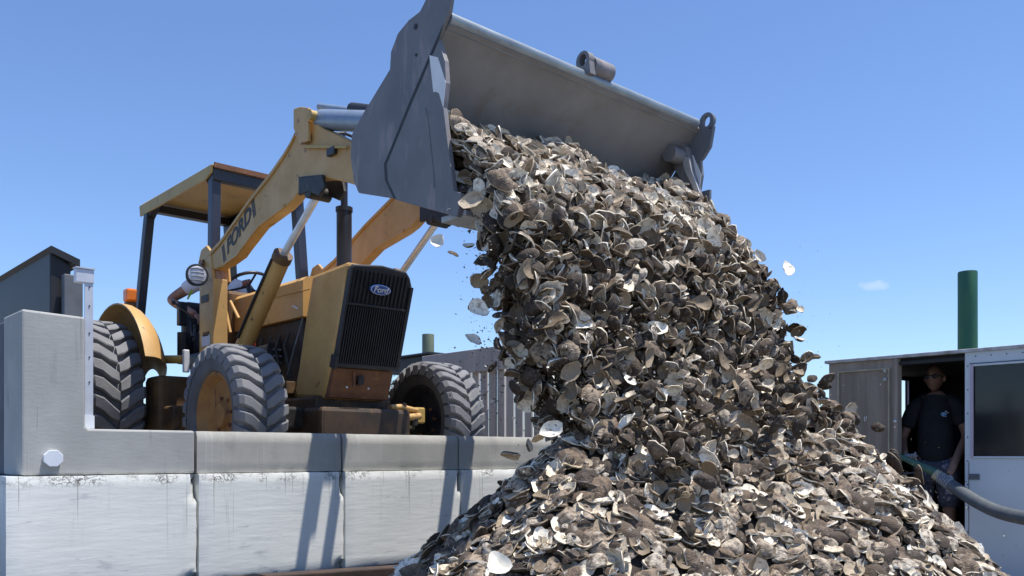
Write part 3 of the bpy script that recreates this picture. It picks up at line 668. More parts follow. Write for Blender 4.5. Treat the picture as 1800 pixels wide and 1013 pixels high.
# loader uprights, lift arms, cylinders (near ones, then far copies)
def side_gear(x):
    up = part(MB().box((x-.07, 6.67, .15), (x+.05, 6.93, U(350, 497, x=2.95).z)).prism(
        [(6.95, U(350,500,x=2.95).z-.001), (6.97, 1.52), (6.90, 1.64), (6.80, 1.66), (6.72, 1.60), (6.68, U(350,500,x=2.95).z-.001)], x-.07, x-.045).prism(
        [(6.95, U(350,500,x=2.95).z-.001), (6.97, 1.52), (6.90, 1.64), (6.80, 1.66), (6.72, 1.60), (6.68, U(350,500,x=2.95).z-.001)], x+.066, x+.085), 'loader_upright', yellow, bevel=.006)
    pn = part(MB().tube([(x-.09, 6.86, 1.52), (x+.1, 6.86, 1.52)], .035, 16), 'pivot_pin', rusty, up, smooth=40)
    arm = YZ([(359,455),(389,423),(439,352),(480,300),(500,271),(511,253),(519,238),(525,224),(530,214),(549,211),(566,224.5),(595,238),(612,247),(640,262),(700,300),
              (700,345),(640,330),(600,318),(573,313),(557,315),(530,329),(514,352),(500,366),(456,399),(426,438),(417,451),(396,466),(378,474),(364,470)], 2.96)
    ar = part(MB().prism(arm, x-.06, x+.02), 'lift_arm', yellow, bevel=.008)
    # flanges on the upper and lower edges
    up_e = YZ([(359,455),(389,423),(439,352),(480,300),(500,271),(511,253),(521,233)], 2.96)
    fl = [(y, z) for y, z in up_e]+[(y+.016, z-.034) for y, z in reversed(up_e)]
    part(MB().prism(fl, x-.072, x-.061), 'arm_flange', yellow, ar, bevel=.002)
    dn_e = YZ([(500,366),(456,399),(426,438),(417,451),(396,466)], 2.96)
    fl = [(y, z) for y, z in dn_e]+[(y-.010, z+.026) for y, z in reversed(dn_e)]
    part(MB().prism(fl, x-.070, x-.061), 'arm_flange', yellow, ar, bevel=.002)
    kb = YZ([(524,228),(524,194),(536,190),(550,192),(550,250),(535,256)], 2.96)
    part(MB().prism(kb, x-.095, x-.073), 'knee_plate', yellow, ar, bevel=.004)
    part(MB().prism(kb, x+.061, x+.08), 'knee_plate', yellow, ar, bevel=.004)
    k0 = U(541, 201, x=2.9); part(MB().tube([(x-.11, k0.y, k0.z), (x+.1, k0.y, k0.z)], .034, 14), 'knee_pin', canopy_m, ar, smooth=40)
    s0, s1 = U(536, 256, x=2.95), U(612, 258, x=2.95)
    part(MB().prism([(s0.y, s0.z), (s1.y, s1.z), (s1.y, s1.z-.012), (s0.y, s0.z-.02)], x-.085, x-.0605), 'stiffener_bar', canopy_m, ar)
    lb = U(573, 262, x=2.9); part(MB().box((x-.09, lb.y-.04, lb.z-.03), (x-.061, lb.y+.05, lb.z+.02)), 'hose_clamp', black, ar, bevel=.006)
    # lift cylinder
    b0, b1, t0, t1 = U(416, 612, x=2.97), U(484, 452, x=2.97), U(486, 448, x=2.97), U(548, 338, x=2.97)
    for p in (b0, b1, t0, t1): p.x = x
    cy = part(MB().tube([b0, b1], .064, 20), 'lift_cylinder', yellow, smooth=40)
    dcy = (b1-b0).normalized()
    part(MB().tube([b1-dcy*.02, b1+dcy*.035], .07, 20), 'gland', yellow_dk, cy, smooth=40)
    part(MB().tube([t0, t1], .026, 16), 'rod', chrome, cy, smooth=40)
    part(MB().tube([(x-.08, t1.y, t1.z), (x+.08, t1.y, t1.z)], .045, 14), 'rod_eye', soot, cy, smooth=40)
    off = Vector((-.075, 0, 0)); 
    part(MB().tube([b0+off+dcy*.1, b0+off+dcy*.45, b1+off*.9-dcy*.02], .011, 8), 'hydraulic_line', hopper_m, cy, smooth=40)
    bk = YZ([(530,312),(572,308),(576,330),(566,346),(548,338),(530,345)], 2.96)
    part(MB().prism(bk, x-.085, x-.062), 'rod_bracket', soot, ar, bevel=.006)
    part(MB().prism(bk, x+.062, x+.085), 'rod_bracket', soot, ar, bevel=.006)
    # tilt cylinder to the bucket
    c0, c1, c2 = U(556, 208, x=2.97), U(660, 212, x=2.97), U(730, 216, x=2.97)
    for p in (c0, c1, c2): p.x = x-.01
    tl = part(MB().tube([c0, c1], .066, 20), 'tilt_cylinder', cyl_m, smooth=40)
    part(MB().tube([c1, c2], .03, 14), 'rod', chrome, tl, smooth=40)
    c3, c4 = U(562, 188, x=3.05), U(700, 206, x=3.05); c3.x = x+.03; c4.x = x+.03
    c5 = U(622, 193, x=3.05); c5.x = x+.02
    part(MB().tube([c3, c4], .024, 12), 'guide_tube', cyl_m, tl, smooth=40)
    part(MB().tube([c5, c5+(c4-c3)*.4], .042, 12), 'guide_sleeve', hopper_m, tl, smooth=40)
    return ar
ar = side_gear(3.02)
d0, d1 = U(392, 447, x=2.958), U(446, 365, x=2.958)
d0.x = d1.x = 2.9585; al_ = math.atan2(d1.z-d0.z, -(d1.y-d0.y)); xd = Vector((0, -math.cos(al_), math.sin(al_))); yd = Vector((0, math.sin(al_), math.cos(al_)))
L_ = (d1-d0).length; cen = (d0+d1)/2-yd*.002
text_mesh('maker_lettering', 'FORD', decal_blk, ar, cen-xd*.005, xd, yd, .150, .0012, .35, L_*.74/.375, .0045)
for k, uu in enumerate((-.50, -.455, .47, .515)):
    c = cen+xd*(L_*uu); MB().add([c-yd*.066-xd*.022, c-yd*.066-xd*.003, c+yd*.066+xd*.022, c+yd*.066+xd*.003], [(0,1,2,3)]).build('decal_stripe', decal_blk, ar)
side_gear(4.02)
# headlight, labels on the near upright
hl = U(344, 486, x=2.84)
hd = part(MB().ball((hl.x, hl.y+.02, hl.z), (.07,.05,.072), 20, 12), 'work_light', black, smooth=60)
q = MB(); seg = 24; dv = (Vector((0,0,0))-hl).normalized(); aa = dv.cross(Vector((0,0,1))).normalized(); bb = aa.cross(dv)
dv = Vector((-.22, -.95, 0)).normalized(); aa = dv.cross(Vector((0,0,1))).normalized(); bb = Vector((0,0,1)); hc = hl+dv*.03
MB().tube([hc-dv*.03, hc+dv*.030, hc+dv*.036], [.07, .086, .082], 28).build('lamp_housing', black, hd, smooth=40)
q.tube([hc+dv*.030, hc+dv*.038, hc+dv*.043], [.074, .066, .03], 24); q.build('lamp_lens', lens, hd, smooth=30)
for k in range(4): MB().tube([hc+dv*.041+bb*(.045-.03*k)-aa*.05, hc+dv*.044+bb*(.05-.03*k), hc+dv*.041+bb*(.045-.03*k)+aa*.05], .003, 6).build('lamp_rib', hopper_m, hd)
MB().tube([hl+Vector((0,.03,.05)), U(358, 458, x=2.95)], .01, 6).build('lamp_bracket', black, hd)
def plaque(px0, py0, px1, py1, mat, nm): 
    a, b = U(px0, py0, x=2.948), U(px1, py1, x=2.948); return part(MB().box((2.945, a.y, a.z), (2.9495, b.y, b.z)), nm, mat)
plaque(355, 591, 369, 607, white_p, 'warning_label'); plaque(357, 585, 367, 590, decal_blk, 'warning_label'); plaque(354, 521, 366, 530, decal_blk, 'instruction_plate')

# exhaust
ex = U(605, 465, x=XC)
exh = part(MB().tube([(XC, ex.y, 1.33), (XC, ex.y, U(605, 372, x=XC).z), ], .056, 18), 'exhaust_muffler', black, smooth=40)
zt_ = U(605, 368, x=XC).z
MB().tube([(XC, ex.y, zt_-.02), (XC, ex.y, zt_+.012)], .063, 18).build('muffler_collar', black, exh)
MB().tube([(XC, ex.y, zt_), (XC, ex.y, zt_+.32)], .026, 14).build('exhaust_pipe', black, exh)
MB().tube([(XC, ex.y, zt_+.3), (XC, ex.y, zt_+.72)], .012, 10).build('exhaust_tip', black, exh)
zc_ = U(605, 237, x=XC).z
MB().tube([(XC-.09, ex.y, zc_-.015), (XC, ex.y, zc_+.012), (XC+.1, ex.y, zc_)], .012, 8).build('rain_cap', hopper_m, exh)
exh2 = part(MB().tube([U(487, 598, x=3.3), U(487, 640, x=3.3)], .05, 12), 'fuel_filter', soot)

# ------------------------------------------------------------------ bucket
BX0, BX1 = 2.54, 4.545
bk = bpy.data.objects.new('bucket', None); COL.objects.link(bk); bk.location = (3.54, 3.6, 1.5); bk.parent = LD; bk.matrix_parent_inverse = world_inv(LD)
rear = [(793,-6),(789.5,18),(780,43),(770,65),(756,97),(718,186),(683,272),(675,288),(677,316),(693,349),(630,339),(622,320),(616,276),(618,237),(639.5,197),(685,122),(687,91),(699,59),(718,35.5),(738,20),(748,0),(758,-12),(775,-18)]
clam = [(772,69),(783.6,107),(786,146),(781,189.5),(799,335.6),(813,340),(805,382),(697,352),(681,320),(678.5,292),(683,276),(721,189.5),(759,99)]
for (x0, x1, s) in ((BX0, BX0+.022, -1), (BX1-.022, BX1, 1)):
    rp = part(MB().prism(YZ(rear if s < 0 else [q for q in rear if q[1] > 28], BX0), x0, x1), 'side_plate', steel, bk, bevel=.003)
    xa = (x0-.006, x1-.002) if s < 0 else (x0+.002, x1+.006)
    part(MB().prism(YZ(clam, BX0), *xa), 'clam_side_plate', steel, bk, bevel=.003)
    seam = YZ([(781,44),(771,66),(757,98),(719,187),(684,273),(677,289),(679,318),(694,350),(698,350),(683,318),(681,291),(687,275),(722,190),(760,101),(774,70)], BX0)
    part(MB().prism(seam, (x0-.0078 if s < 0 else x1+.0061), (x0-.0061 if s < 0 else x1+.0078)), 'seam_gap', soot, bk)
    # raised wear strip and a pale plate standing in for sunlight on the edge
    wl = YZ([(750,190),(754,205),(764,300),(766,330),(765,330),(762,300),(752,207)], BX0)
    part(MB().prism(wl, (x0-.009 if s < 0 else x1+.0062), (x0-.0062 if s < 0 else x1+.009)), 'weld_bead', steel, bk)
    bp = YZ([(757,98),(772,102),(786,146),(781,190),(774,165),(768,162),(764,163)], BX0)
    part(MB().prism(bp, (x0-.008 if s < 0 else x0-.004), (x0-.0062 if s < 0 else x0+.0015)), 'painted_sun_patch', bright, bk)
    lp = YZ([(772,72),(786,150),(781,189),(799,336),(813,341),(806,352)], BX0)
    for hxy, rr in (((731,47),.013),((732,97),.007)):
        hc = U(*hxy, x=BX0); xx = x0 if s < 0 else x1
        part(MB().tube([(xx-.004, hc.y, hc.z), (xx+.004, hc.y, hc.z)], rr, 12), 'pin_hole', soot, bk)
# sheet between the plates
bs = [(785,40),(776,52),(764,78),(735,140),(706,208),(686,262),(676,292),(678,318),(692,340),(720,348),(760,358),(806,372)]
yz = YZ(bs, BX0)
outl = []
for i, (y, z) in enumerate(yz):
    a = Vector(yz[max(i-1,0)]); b = Vector(yz[min(i+1,len(yz)-1)]); d = (b-a).normalized(); outl.append((y+d.y*-.0+(-d.y)*-.014*0+0, z))
mb = MB(); vs_, fs = [], []; n = len(yz)
nrmv = []
for i in range(n):
    a = Vector(yz[max(i-1,0)]); b = Vector(yz[min(i+1,n-1)]); d = (b-a).normalized(); nrmv.append(Vector((d.y, -d.x)))
cy_, cz_ = 3.5, 1.6
for off in (0, .014):
    for x in (BX0+.0225, BX1-.0225):
        for i, (y, z) in enumerate(yz):
            nn = nrmv[i]
            if nn.dot(Vector((y-cy_, z-cz_))) < 0: nn = -nn
            vs_.append((x, y+nn.x*off, z+nn.y*off))
for i in range(n-1):
    fs.append((i, i+1, n+i+1, n+i)); fs.append((2*n+i, 3*n+i, 3*n+i+1, 2*n+i+1))
    fs.append((i, 2*n+i, 2*n+i+1, i+1)); fs.append((n+i, n+i+1, 3*n+i+1, 3*n+i))
fs += [(0, n, 3*n, 2*n), (n-1, 3*n-1, 4*n-1, 2*n-1)]
mb.add(vs_, fs); part(mb, 'back_sheet', steel_in, bk, smooth=50)
le = U(806, 374, x=BX0); part(MB().box((BX0+.024, le.y-.02, le.z-.012), (BX1-.024, le.y+.16, le.z+.016)), 'cutting_edge', bare, bk, bevel=.004)
# top pipe
pe = U(787, 33, x=BX0+.02)
pp = part(MB().tube([(BX0+.024, pe.y, pe.z), (BX1-.05, pe.y, pe.z)], .030, 24), 'top_pipe', pipe_m, bk, smooth=40)
part(MB().box((BX0+.024, pe.y+.006, pe.z-.044), (BX1-.03, pe.y+.05, pe.z-.029)), 'pipe_backing_strip', pipe_m, bk)
# lug on the pipe: an eyed plate with a stub boss beside it
lx0, lx1, lx2 = U(1024, 120, y=pe.y).x, U(1034, 120, y=pe.y).x, U(1068, 120, y=pe.y).x
def eyed_plate(cy, cz, r_out, r_in, foot, x0, x1, name, mt, pr):
    """a plate rounded about (cy, cz) with a through hole, reaching down to the foot points"""
    seg = 24; mb = MB(); vs_ = []
    o_ = [(cy+r_out*math.cos(2*math.pi*k/seg), cz+r_out*math.sin(2*math.pi*k/seg)) for k in range(seg)]
    i_ = [(cy+r_in*math.cos(2*math.pi*k/seg), cz+r_in*1.25*math.sin(2*math.pi*k/seg)) for k in range(seg)]
    for x in (x0, x1): vs_ += [(x, *p) for p in o_]+[(x, *p) for p in i_]
    fs = []
    for k in range(seg):
        q = (k+1)%seg; fs += [(k, q, seg+q, seg+k), (2*seg+q, 2*seg+k, 3*seg+k, 3*seg+q), (k, 2*seg+k, 2*seg+q, q), (seg+q, 3*seg+q, 3*seg+k, seg+k)]
    mb.add(vs_, fs); mb.prism(foot, x0+.0008, x1-.0008)
    return mb.build(name, mt, pr)
zc2 = pe.z+.085
lg = eyed_plate(pe.y, zc2, .048, .026, [(pe.y-.047, zc2-.015), (pe.y-.03, zc2-.040), (pe.y+.03, zc2-.040), (pe.y+.047, zc2-.015), (pe.y+.06, pe.z+.0), (pe.y-.055, pe.z+.0)], lx0, lx1, 'lifting_lug', steel, bk)
MB().tube([(lx1+.001, pe.y-.012, zc2-.02), (lx2, pe.y-.012, zc2-.02)], .050, 20).build('lug_boss', steel, bk, smooth=40, bevel=.004)
MB().tube([(lx2-.01, pe.y-.012, zc2-.02), (lx2+.004, pe.y-.012, zc2-.02)], .032, 16).build('boss_pin', canopy_m, bk)
# far end ear
eh = U(1244, 214, x=BX1-.01)
ef = YZ([(1231,212),(1236,226),(1252,228),(1256,222),(1250,258),(1238,278),(1221,296),(1209,268),(1212,222)], BX1-.01)
eyed_plate(eh.y, eh.z, .052, .026, ef, BX1-.024, BX1+.002, 'ear_plate', hopper_l, bk)
# inner boss and clam hinge strap at the far end
hb = U(1183, 272, x=4.40)
part(MB().tube([(4.36, hb.y, hb.z), (4.50, hb.y, hb.z)], .05, 18), 'hinge_boss', steel, bk, smooth=40)
st = YZ([(1176,262),(1196,248),(1212,260),(1219,300),(1232,340),(1240,362),(1226,356),(1206,330),(1190,300)], 4.50)
part(MB().prism(st, 4.47, 4.52), 'clam_hinge_plate', steel, bk, bevel=.006)
st2 = YZ([(1199,276),(1211,277),(1216,300),(1227,330),(1238,360),(1232,362),(1214,320),(1204,300)], 4.46)
part(MB().prism(st2, 4.455, 4.468), 'hinge_strap', bare, bk)
part(MB().box((BX1+.001, U(1240,350,x=BX1).y-.03, U(1240,372,x=BX1).z), (BX1+.02, U(1240,350,x=BX1).y+.03, U(1240,335,x=BX1).z)), 'corner_gusset', hopper_l, bk)
# bucket hooks behind
for x in (3.02, 4.02):
    k0 = U(640, 300, x=2.96); part(MB().box((x-.1, 3.98, 1.56), (x-.065, 4.3, 1.78)).box((x+.065, 3.98, 1.56), (x+.1, 4.3, 1.78)), 'bucket_hook', steel, bk, bevel=.006)
    part(MB().tube([(x-.12, 4.22, 1.66), (x+.12, 4.22, 1.66)], .035, 12), 'bucket_pin', rusty, bk, smooth=40)
# lower linkage dangling below the far end of the bucket floor
lk = U(752, 383, x=3.9)
part(MB().box((3.96, lk.y-.04, lk.z-.02), (4.08, lk.y+.04, lk.z+.05)).tube([(3.93, lk.y, lk.z), (4.11, lk.y, lk.z)], .035, 12), 'linkage_block', soot, bk, bevel=.02)

# ------------------------------------------------------------------ people
def skinned(name, chain_pts, edges, radii, mat, parent, lv=2, root=0):
    me = bpy.data.meshes.new(name); me.from_pydata([tuple(p) for p in chain_pts], edges, []); me.materials.append(mat)
    o = bpy.data.objects.new(name, me); COL.objects.link(o)
    sk_ = o.modifiers.new('skin', 'SKIN'); sk_.use_smooth_shade = True
    for i, r_ in enumerate(radii):
        d = me.skin_vertices[0].data[i]; d.radius = r_ if isinstance(r_, tuple) else (r_, r_); d.use_root = (i == root)
    ss = o.modifiers.new('sub', 'SUBSURF'); ss.levels = lv; ss.render_levels = lv
    dg = bpy.context.evaluated_depsgraph_get(); m2 = bpy.data.meshes.new_from_object(o.evaluated_get(dg))
    bpy.data.objects.remove(o)
    m2.name = name; m2.materials.clear(); m2.materials.append(mat)
    for p in m2.polygons: p.use_smooth = True
    o = bpy.data.objects.new(name, m2); COL.objects.link(o)
    if parent: o.parent = parent; o.matrix_parent_inverse = world_inv(parent)
    return o
def head_verts(c, f, s=1.0):
    """head centred at c facing horizontal direction f; returns MB"""
    f = Vector((f[0], f[1], 0)).normalized(); r = Vector((f.y, -f.x, 0)); u = Vector((0,0,1)); mb = MB()
    nu, nv = 28, 22; vs_, fs = [], []
    for j in range(nv+1):
        th = math.pi*j/nv
        for i in range(nu):
            ph = 2*math.pi*i/nu; x = math.sin(th)*math.cos(ph); y = math.sin(th)*math.sin(ph); z = math.cos(th)   # y = forward
            X, Y, Z = x*.077, y*.098, z*.118
            if z < 0: k = -z; X *= 1-.30*k**1.5; Y *= (1-.12*k) if y > 0 else (1-.42*k)
            if y > 0:
                face = max(0, y)*math.exp(-(x/.35)**2)
                Y += .016*math.exp(-((z+.12)/.13)**2)*math.exp(-(x/.16)**2)*(1 if y > .5 else 0)      # nose
                Y += .006*math.exp(-((z-.22)/.1)**2)*math.exp(-(x/.6)**2)                              # brow
                Y -= .009*math.exp(-((z-.06)/.10)**2)*math.exp(-((abs(x)-.38)/.16)**2)                 # eye sockets
                Y += .005*math.exp(-((z+.45)/.06)**2)*math.exp(-(x/.28)**2)*face                       # lips
                Y -= .004*math.exp(-((z+.60)/.06)**2)*math.exp(-(x/.3)**2)
                Y += .012*math.exp(-((z+.86)/.15)**2)*math.exp(-(x/.45)**2)                            # chin
            vs_.append(Vector(c)+(r*X+f*Y+u*Z)*s)
    for j in range(nv):
        for i in range(nu): fs.append((j*nu+i, (j+1)*nu+i, (j+1)*nu+(i+1)%nu, j*nu+(i+1)%nu))
    mb.add(vs_, fs)
    for sg in (-1, 1):
        ec = Vector(c)+(r*sg*.078-f*.008+u*-.004)*s
        mb.ball(ec, (.014*s, .02*s, .032*s), 10, 8)
    return mb, r, f
def hand(name, wrist, palm_dir, curl_dir, side_dir, mat, parent, s=1.0, curl=.9):
    """wrist point, direction of the palm, direction the fingers curl towards, direction of the thumb"""
    w_ = Vector(wrist); p = Vector(palm_dir).normalized(); c = Vector(curl_dir); c = (c-p*c.dot(p)).normalized(); sd = Vector(side_dir); sd = (sd-p*sd.dot(p)-c*sd.dot(c)).normalized()
    V = [w_, w_+p*.035*s, w_+p*.07*s]; E = [(0,1),(1,2)]; RR = [(.026*s,.02*s), (.036*s,.017*s), (.038*s,.016*s)]
    for k, ln in enumerate((.072, .082, .076, .060)):
        o_ = sd*(.030-.020*k)*s; b = len(V)
        V.append(w_+p*.088*s+o_); E.append((2, b)); RR.append(.0115*s)
        q = V[-1]; d = p
        for m in range(3):
            an = curl*(.55+.5*m); dd = (p*math.cos(an)+c*math.sin(an)); q = q+dd*ln*s*(.45,.32,.26)[m]; V.append(q); E.append((len(V)-2, len(V)-1)); RR.append((.0100,.0092,.008)[m]*s)
    b = len(V); V.append(w_+p*.03*s+sd*.034*s+c*.01*s); E.append((1, b)); RR.append(.013*s)
    V.append(V[-1]+(p*.5+sd*.5+c*.5).normalized()*.032*s); E.append((b, b+1)); RR.append(.011*s)
    V.append(V[-1]+(p*.6-sd*.1+c*.7).normalized()*.028*s); E.append((b+1, b+2)); RR.append(.0095*s)
    return skinned(name, V, E, RR, mat, parent, 2, 1)

# operator
op = thing('person', (3.47, 7.75, .92), 'operator in white T-shirt seated under the loader canopy gripping lever and wheel', 'person')
hip = Vector((3.47, 7.78, 1.0)); che = Vector((3.47, 7.74, 1.36)); nk = Vector((3.47, 7.72, 1.60)); shR = Vector((3.28, 7.72, 1.55)); shL = Vector((3.67, 7.72, 1.55))
elR = Vector((3.07, 7.86, 1.375)); haR = Vector((3.17, 7.52, 1.22)); elL = Vector((3.77, 7.52, 1.37)); haL = Vector((3.56, 7.33, 1.50))
knR = Vector((3.33, 7.32, 1.02)); anR = Vector((3.33, 7.22, .62)); knL = Vector((3.61, 7.32, 1.02)); anL = Vector((3.61, 7.22, .62))
V = [hip, (hip+che)/2, che, nk-Vector((0,0,.05)), nk+Vector((0,0,.06)), shR, elR, haR, shL, elL, haL, hip+Vector((-.1,-.02,0)), knR, anR, hip+Vector((.1,-.02,0)), knL, anL]
E = [(0,1),(1,2),(2,3),(3,4),(3,5),(5,6),(6,7),(3,8),(8,9),(9,10),(0,11),(11,12),(12,13),(0,14),(14,15),(15,16)]
RR = [(.14,.11),(.14,.11),(.15,.11),(.08,.07),(.052,.052),.06,.044,.028,.06,.044,.028,.085,.062,.045,.085,.062,.045]
body = skinned('body', V, E, RR, skin_m, op)
V = [hip, (hip+che)/2, che, nk-Vector((0,0,.06)), shR, shR.lerp(elR,.55), shL, shL.lerp(elL,.6)]
skinned('white_shirt', V, [(0,1),(1,2),(2,3),(3,4),(4,5),(3,6),(6,7)], [(.165,.13),(.165,.13),(.17,.13),(.10,.085),.078,.068,.078,.068], tee_white, op)
V = [hip, hip+Vector((-.1,-.02,0)), knR, anR, hip+Vector((.1,-.02,0)), knL, anL]
skinned('trousers', V, [(0,1),(1,2),(2,3),(0,4),(4,5),(5,6)], [(.15,.12),.1,.075,.06,.1,.075,.06], denim, op)
hc = nk+Vector((0,-.02,.21)); mb, r_, f_ = head_verts(hc, (0,-1)); mb.build('head', skin_m, op, smooth=60)
mb = MB(); mb.ball(hc+Vector((0,.018,.035)), (.083,.098,.10), 18, 12); mb.build('hair', hair_m, op, smooth=60)
hand('hand', haR, (.15,-.8,-.5), (.0,-.4,-.9), (.9,-.2,0), skin_m, op); hand('hand', haL, (-.5,-.7,.2), (0,-.5,-.8), (-.8,.5,.1), skin_m, op)
MB().add([U(340,512,y=7.55), U(336,508,y=7.55), U(328,526,y=7.52), U(331,527,y=7.52)], [(0,1,2,3)]).build('lanyard_tag', node_mat('lime_tag', (.45,.5,.03)), op)

# ------------------------------------------------------------------ barge cabin
CW = 7.9
cb = thing('barge_cabin', (CW+1, 2.8, DZ), 'low barge cabin with weathered door panel, open doorway and white windowed side', 'cabin')
yA, yB, yC, yD = U(1457,700,x=CW).y, U(1580,700,x=CW).y, U(1697,700,x=CW).y, 1.2
rz = U(1457, 640, x=CW).z; XB = 9.95
part_ = lambda mb, nm, mt, pr=cb, **k: mb.build(nm, mt, pr, **k)
# weathered door panel: stiles, rails, inset board
dp = part_(MB().box((CW, yB, DZ), (CW+.035, yA, rz)), 'door_panel', ply_m, bevel=.004)
iy0, iy1 = U(1476,700,x=CW).y, U(1562,700,x=CW).y; iz = U(1476,656,x=CW).z
MB().box((CW-.004, iy1, DZ+.2), (CW-.0005, iy0, iz)).build('inset_board', ply_splat, dp)
for (a_, b_) in (((CW-.02, iy0, DZ+.2), (CW-.0006, iy0+.016, iz+.016)), ((CW-.02, iy1-.016, DZ+.2), (CW-.0006, iy1, iz+.016)), ((CW-.019, iy1, iz+.0005), (CW-.0006, iy0, iz+.016))):
    MB().box(a_, b_).build('trim_strip', trim_m, dp, bevel=.003)
MB().box((CW-.03, yB-.001, DZ), (CW+.06, yB+.035, rz-.001)).build('door_jamb', ply_m, dp, bevel=.004)
MB().ball((CW-.035, yB+.018, U(1575,741,x=CW).z), .014, 10, 8).build('door_knob', chrome, dp)
for py in (640, 655): MB().ball((CW-.002, iy1+.03, U(1562, py, x=CW).z-.06), .02, 8, 6).build('screw_cap', bare, dp)
# far end wall with its small window
wz0, wz1 = U(1586,748,y=yA).z, U(1586,669,y=yA).z; wx0, wx1 = 9.16, U(1591,700,y=yA).x
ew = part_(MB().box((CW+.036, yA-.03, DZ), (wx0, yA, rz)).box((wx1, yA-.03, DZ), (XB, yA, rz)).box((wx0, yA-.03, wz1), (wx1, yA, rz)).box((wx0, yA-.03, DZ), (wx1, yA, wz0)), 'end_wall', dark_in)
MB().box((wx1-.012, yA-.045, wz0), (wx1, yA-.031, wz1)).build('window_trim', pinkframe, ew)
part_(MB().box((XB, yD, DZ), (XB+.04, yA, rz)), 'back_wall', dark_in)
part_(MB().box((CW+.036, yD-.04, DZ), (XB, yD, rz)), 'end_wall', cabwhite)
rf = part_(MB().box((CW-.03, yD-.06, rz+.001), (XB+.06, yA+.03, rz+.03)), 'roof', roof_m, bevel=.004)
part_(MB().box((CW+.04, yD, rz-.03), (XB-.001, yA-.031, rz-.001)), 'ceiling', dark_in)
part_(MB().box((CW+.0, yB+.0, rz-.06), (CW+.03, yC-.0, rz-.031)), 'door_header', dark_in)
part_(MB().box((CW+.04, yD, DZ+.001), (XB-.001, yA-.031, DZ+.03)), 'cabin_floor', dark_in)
# white side with its window opening
wy1 = U(1707,700,x=CW).y; wzt, wzb = U(1707,641,x=CW).z, U(1707,806,x=CW).z; wy0 = 1.55
ww = part_(MB().box((CW-.01, wy1, DZ), (CW+.025, yC, rz)).box((CW-.01, yD, DZ), (CW+.025, wy0, rz)).box((CW-.01, wy0, wzt), (CW+.025, wy1, rz)).box((CW-.01, wy0, DZ), (CW+.025, wy1, wzb)), 'white_side_panel', cabwhite)
wf = bpy.data.objects.new('window', None); COL.objects.link(wf); wf.location = (CW, (wy0+wy1)/2, .3); wf.parent = cb; wf.matrix_parent_inverse = world_inv(cb)
for (a_, b_) in (((CW-.022, wy1-.022, wzb), (CW+.0, wy1-.001, wzt)), ((CW-.022, wy0, wzt-.018), (CW+.0, wy1-.023, wzt-.001)), ((CW-.022, wy0, wzb+.001), (CW+.0, wy1-.023, wzb+.018))):
    MB().box(a_, b_).build('window_frame', pinkframe if a_[1] > 2.7 else cabwhite, wf, bevel=.003)
MB().box((CW+.005, wy0, wzb), (CW+.009, wy1-.001, wzt)).build('pane', glass, wf)
MB().box((CW+.20, 2.35, DZ+.031), (CW+.7, 2.75, .42)).build('cupboard', node_mat('brown_cupboard', (.06,.035,.025)), cb)
MB().box((CW-.022, U(1723,840,x=CW).y, U(1703,843,x=CW).z), (CW-.0105, U(1704,840,x=CW).y, U(1703,833,x=CW).z)).build('latch_plate', hopper_l, cb, bevel=.002)
MB().box((CW-.03, U(1708,980,x=CW).y, U(1703,1000,x=CW).z), (CW-.0105, U(1698,980,x=CW).y, U(1703,965,x=CW).z)).build('hinge', hopper_m, cb)

for k in range(9):
    for yy in (yC-.022, ):
        MB().ball((CW-.011, yy, DZ+.15+k*.2), .006, 8, 6).build('panel_screw', hopper_l, ww)
for k in range(7): MB().ball((CW-.011, wy1-.04-k*.12, rz-.035), .006, 8, 6).build('panel_screw', hopper_l, ww)
MB().box((CW-.016, yD, rz-.10), (CW-.0105, yC-.04, rz-.092)).build('panel_seam', hopper_l, ww)
MB().box((CW-.014, wy1+.012, DZ+.1), (CW-.0102, wy1+.016, wzb-.03)).build('panel_seam', hopper_l, ww)

# the man in the doorway
mn = thing('person', (8.2, 3.28, DZ+.03), 'shaven-headed man in black T-shirt and sunglasses standing in the cabin doorway', 'person')
fc = Vector((-.95, -.18, 0)).normalized(); rt = Vector((-fc.y, fc.x, 0))     # rt: towards his left hand (photo right)
if rt.dot(Vector((KY,-KX,0))) < 0: rt = -rt
B = U(1646, 700, t=8.12); B.z = DZ+.03
def P(r, f, z): return Vector((B.x, B.y, B.z))+rt*r+fc*f+Vector((0,0,z))
grip = U(1668, 850, x=7.76); grip2 = U(1598, 812, x=7.80)
hip, wa, ch, nk = P(0,0,.94), P(0,.02,1.12), P(0,.02,1.33), P(0,.0,1.47)
sR, sL = P(-.175,0,1.43), P(.175,0,1.43)
eR, eL = P(-.29,.02,1.12), P(.27,.08,1.14)
hR = P(-.20,.30,.97); hL = grip+Vector((.05,.02,.07))
V = [hip, wa, ch, nk, P(0,.02,1.57), sR, eR, hR, sL, eL, hL, P(-.1,0,.88), P(-.12,.05,.5), P(-.13,.0,.09), P(-.15,.13,.04), P(.1,0,.88), P(.12,.05,.5), P(.13,0,.09), P(.15,.13,.04)]
E = [(0,1),(1,2),(2,3),(3,4),(3,5),(5,6),(6,7),(3,8),(8,9),(9,10),(0,11),(11,12),(12,13),(13,14),(0,15),(15,16),(16,17),(17,18)]
RR = [(.13,.10),(.125,.10),(.125,.085),(.06,.055),.055,.05,.042,.03,.065,.045,.03,.095,.062,.04,.035,.095,.062,.04,.035]
skinned('body', V, E, RR, skin_dk, mn)
V = [P(0,0,.80), wa, ch, P(0,0,1.475), sR, sR.lerp(eR,.72), sL, sL.lerp(eL,.72), P(-.09,0,1.475), P(.09,0,1.475), P(0,0,1.52), P(0,.02,1.42)]
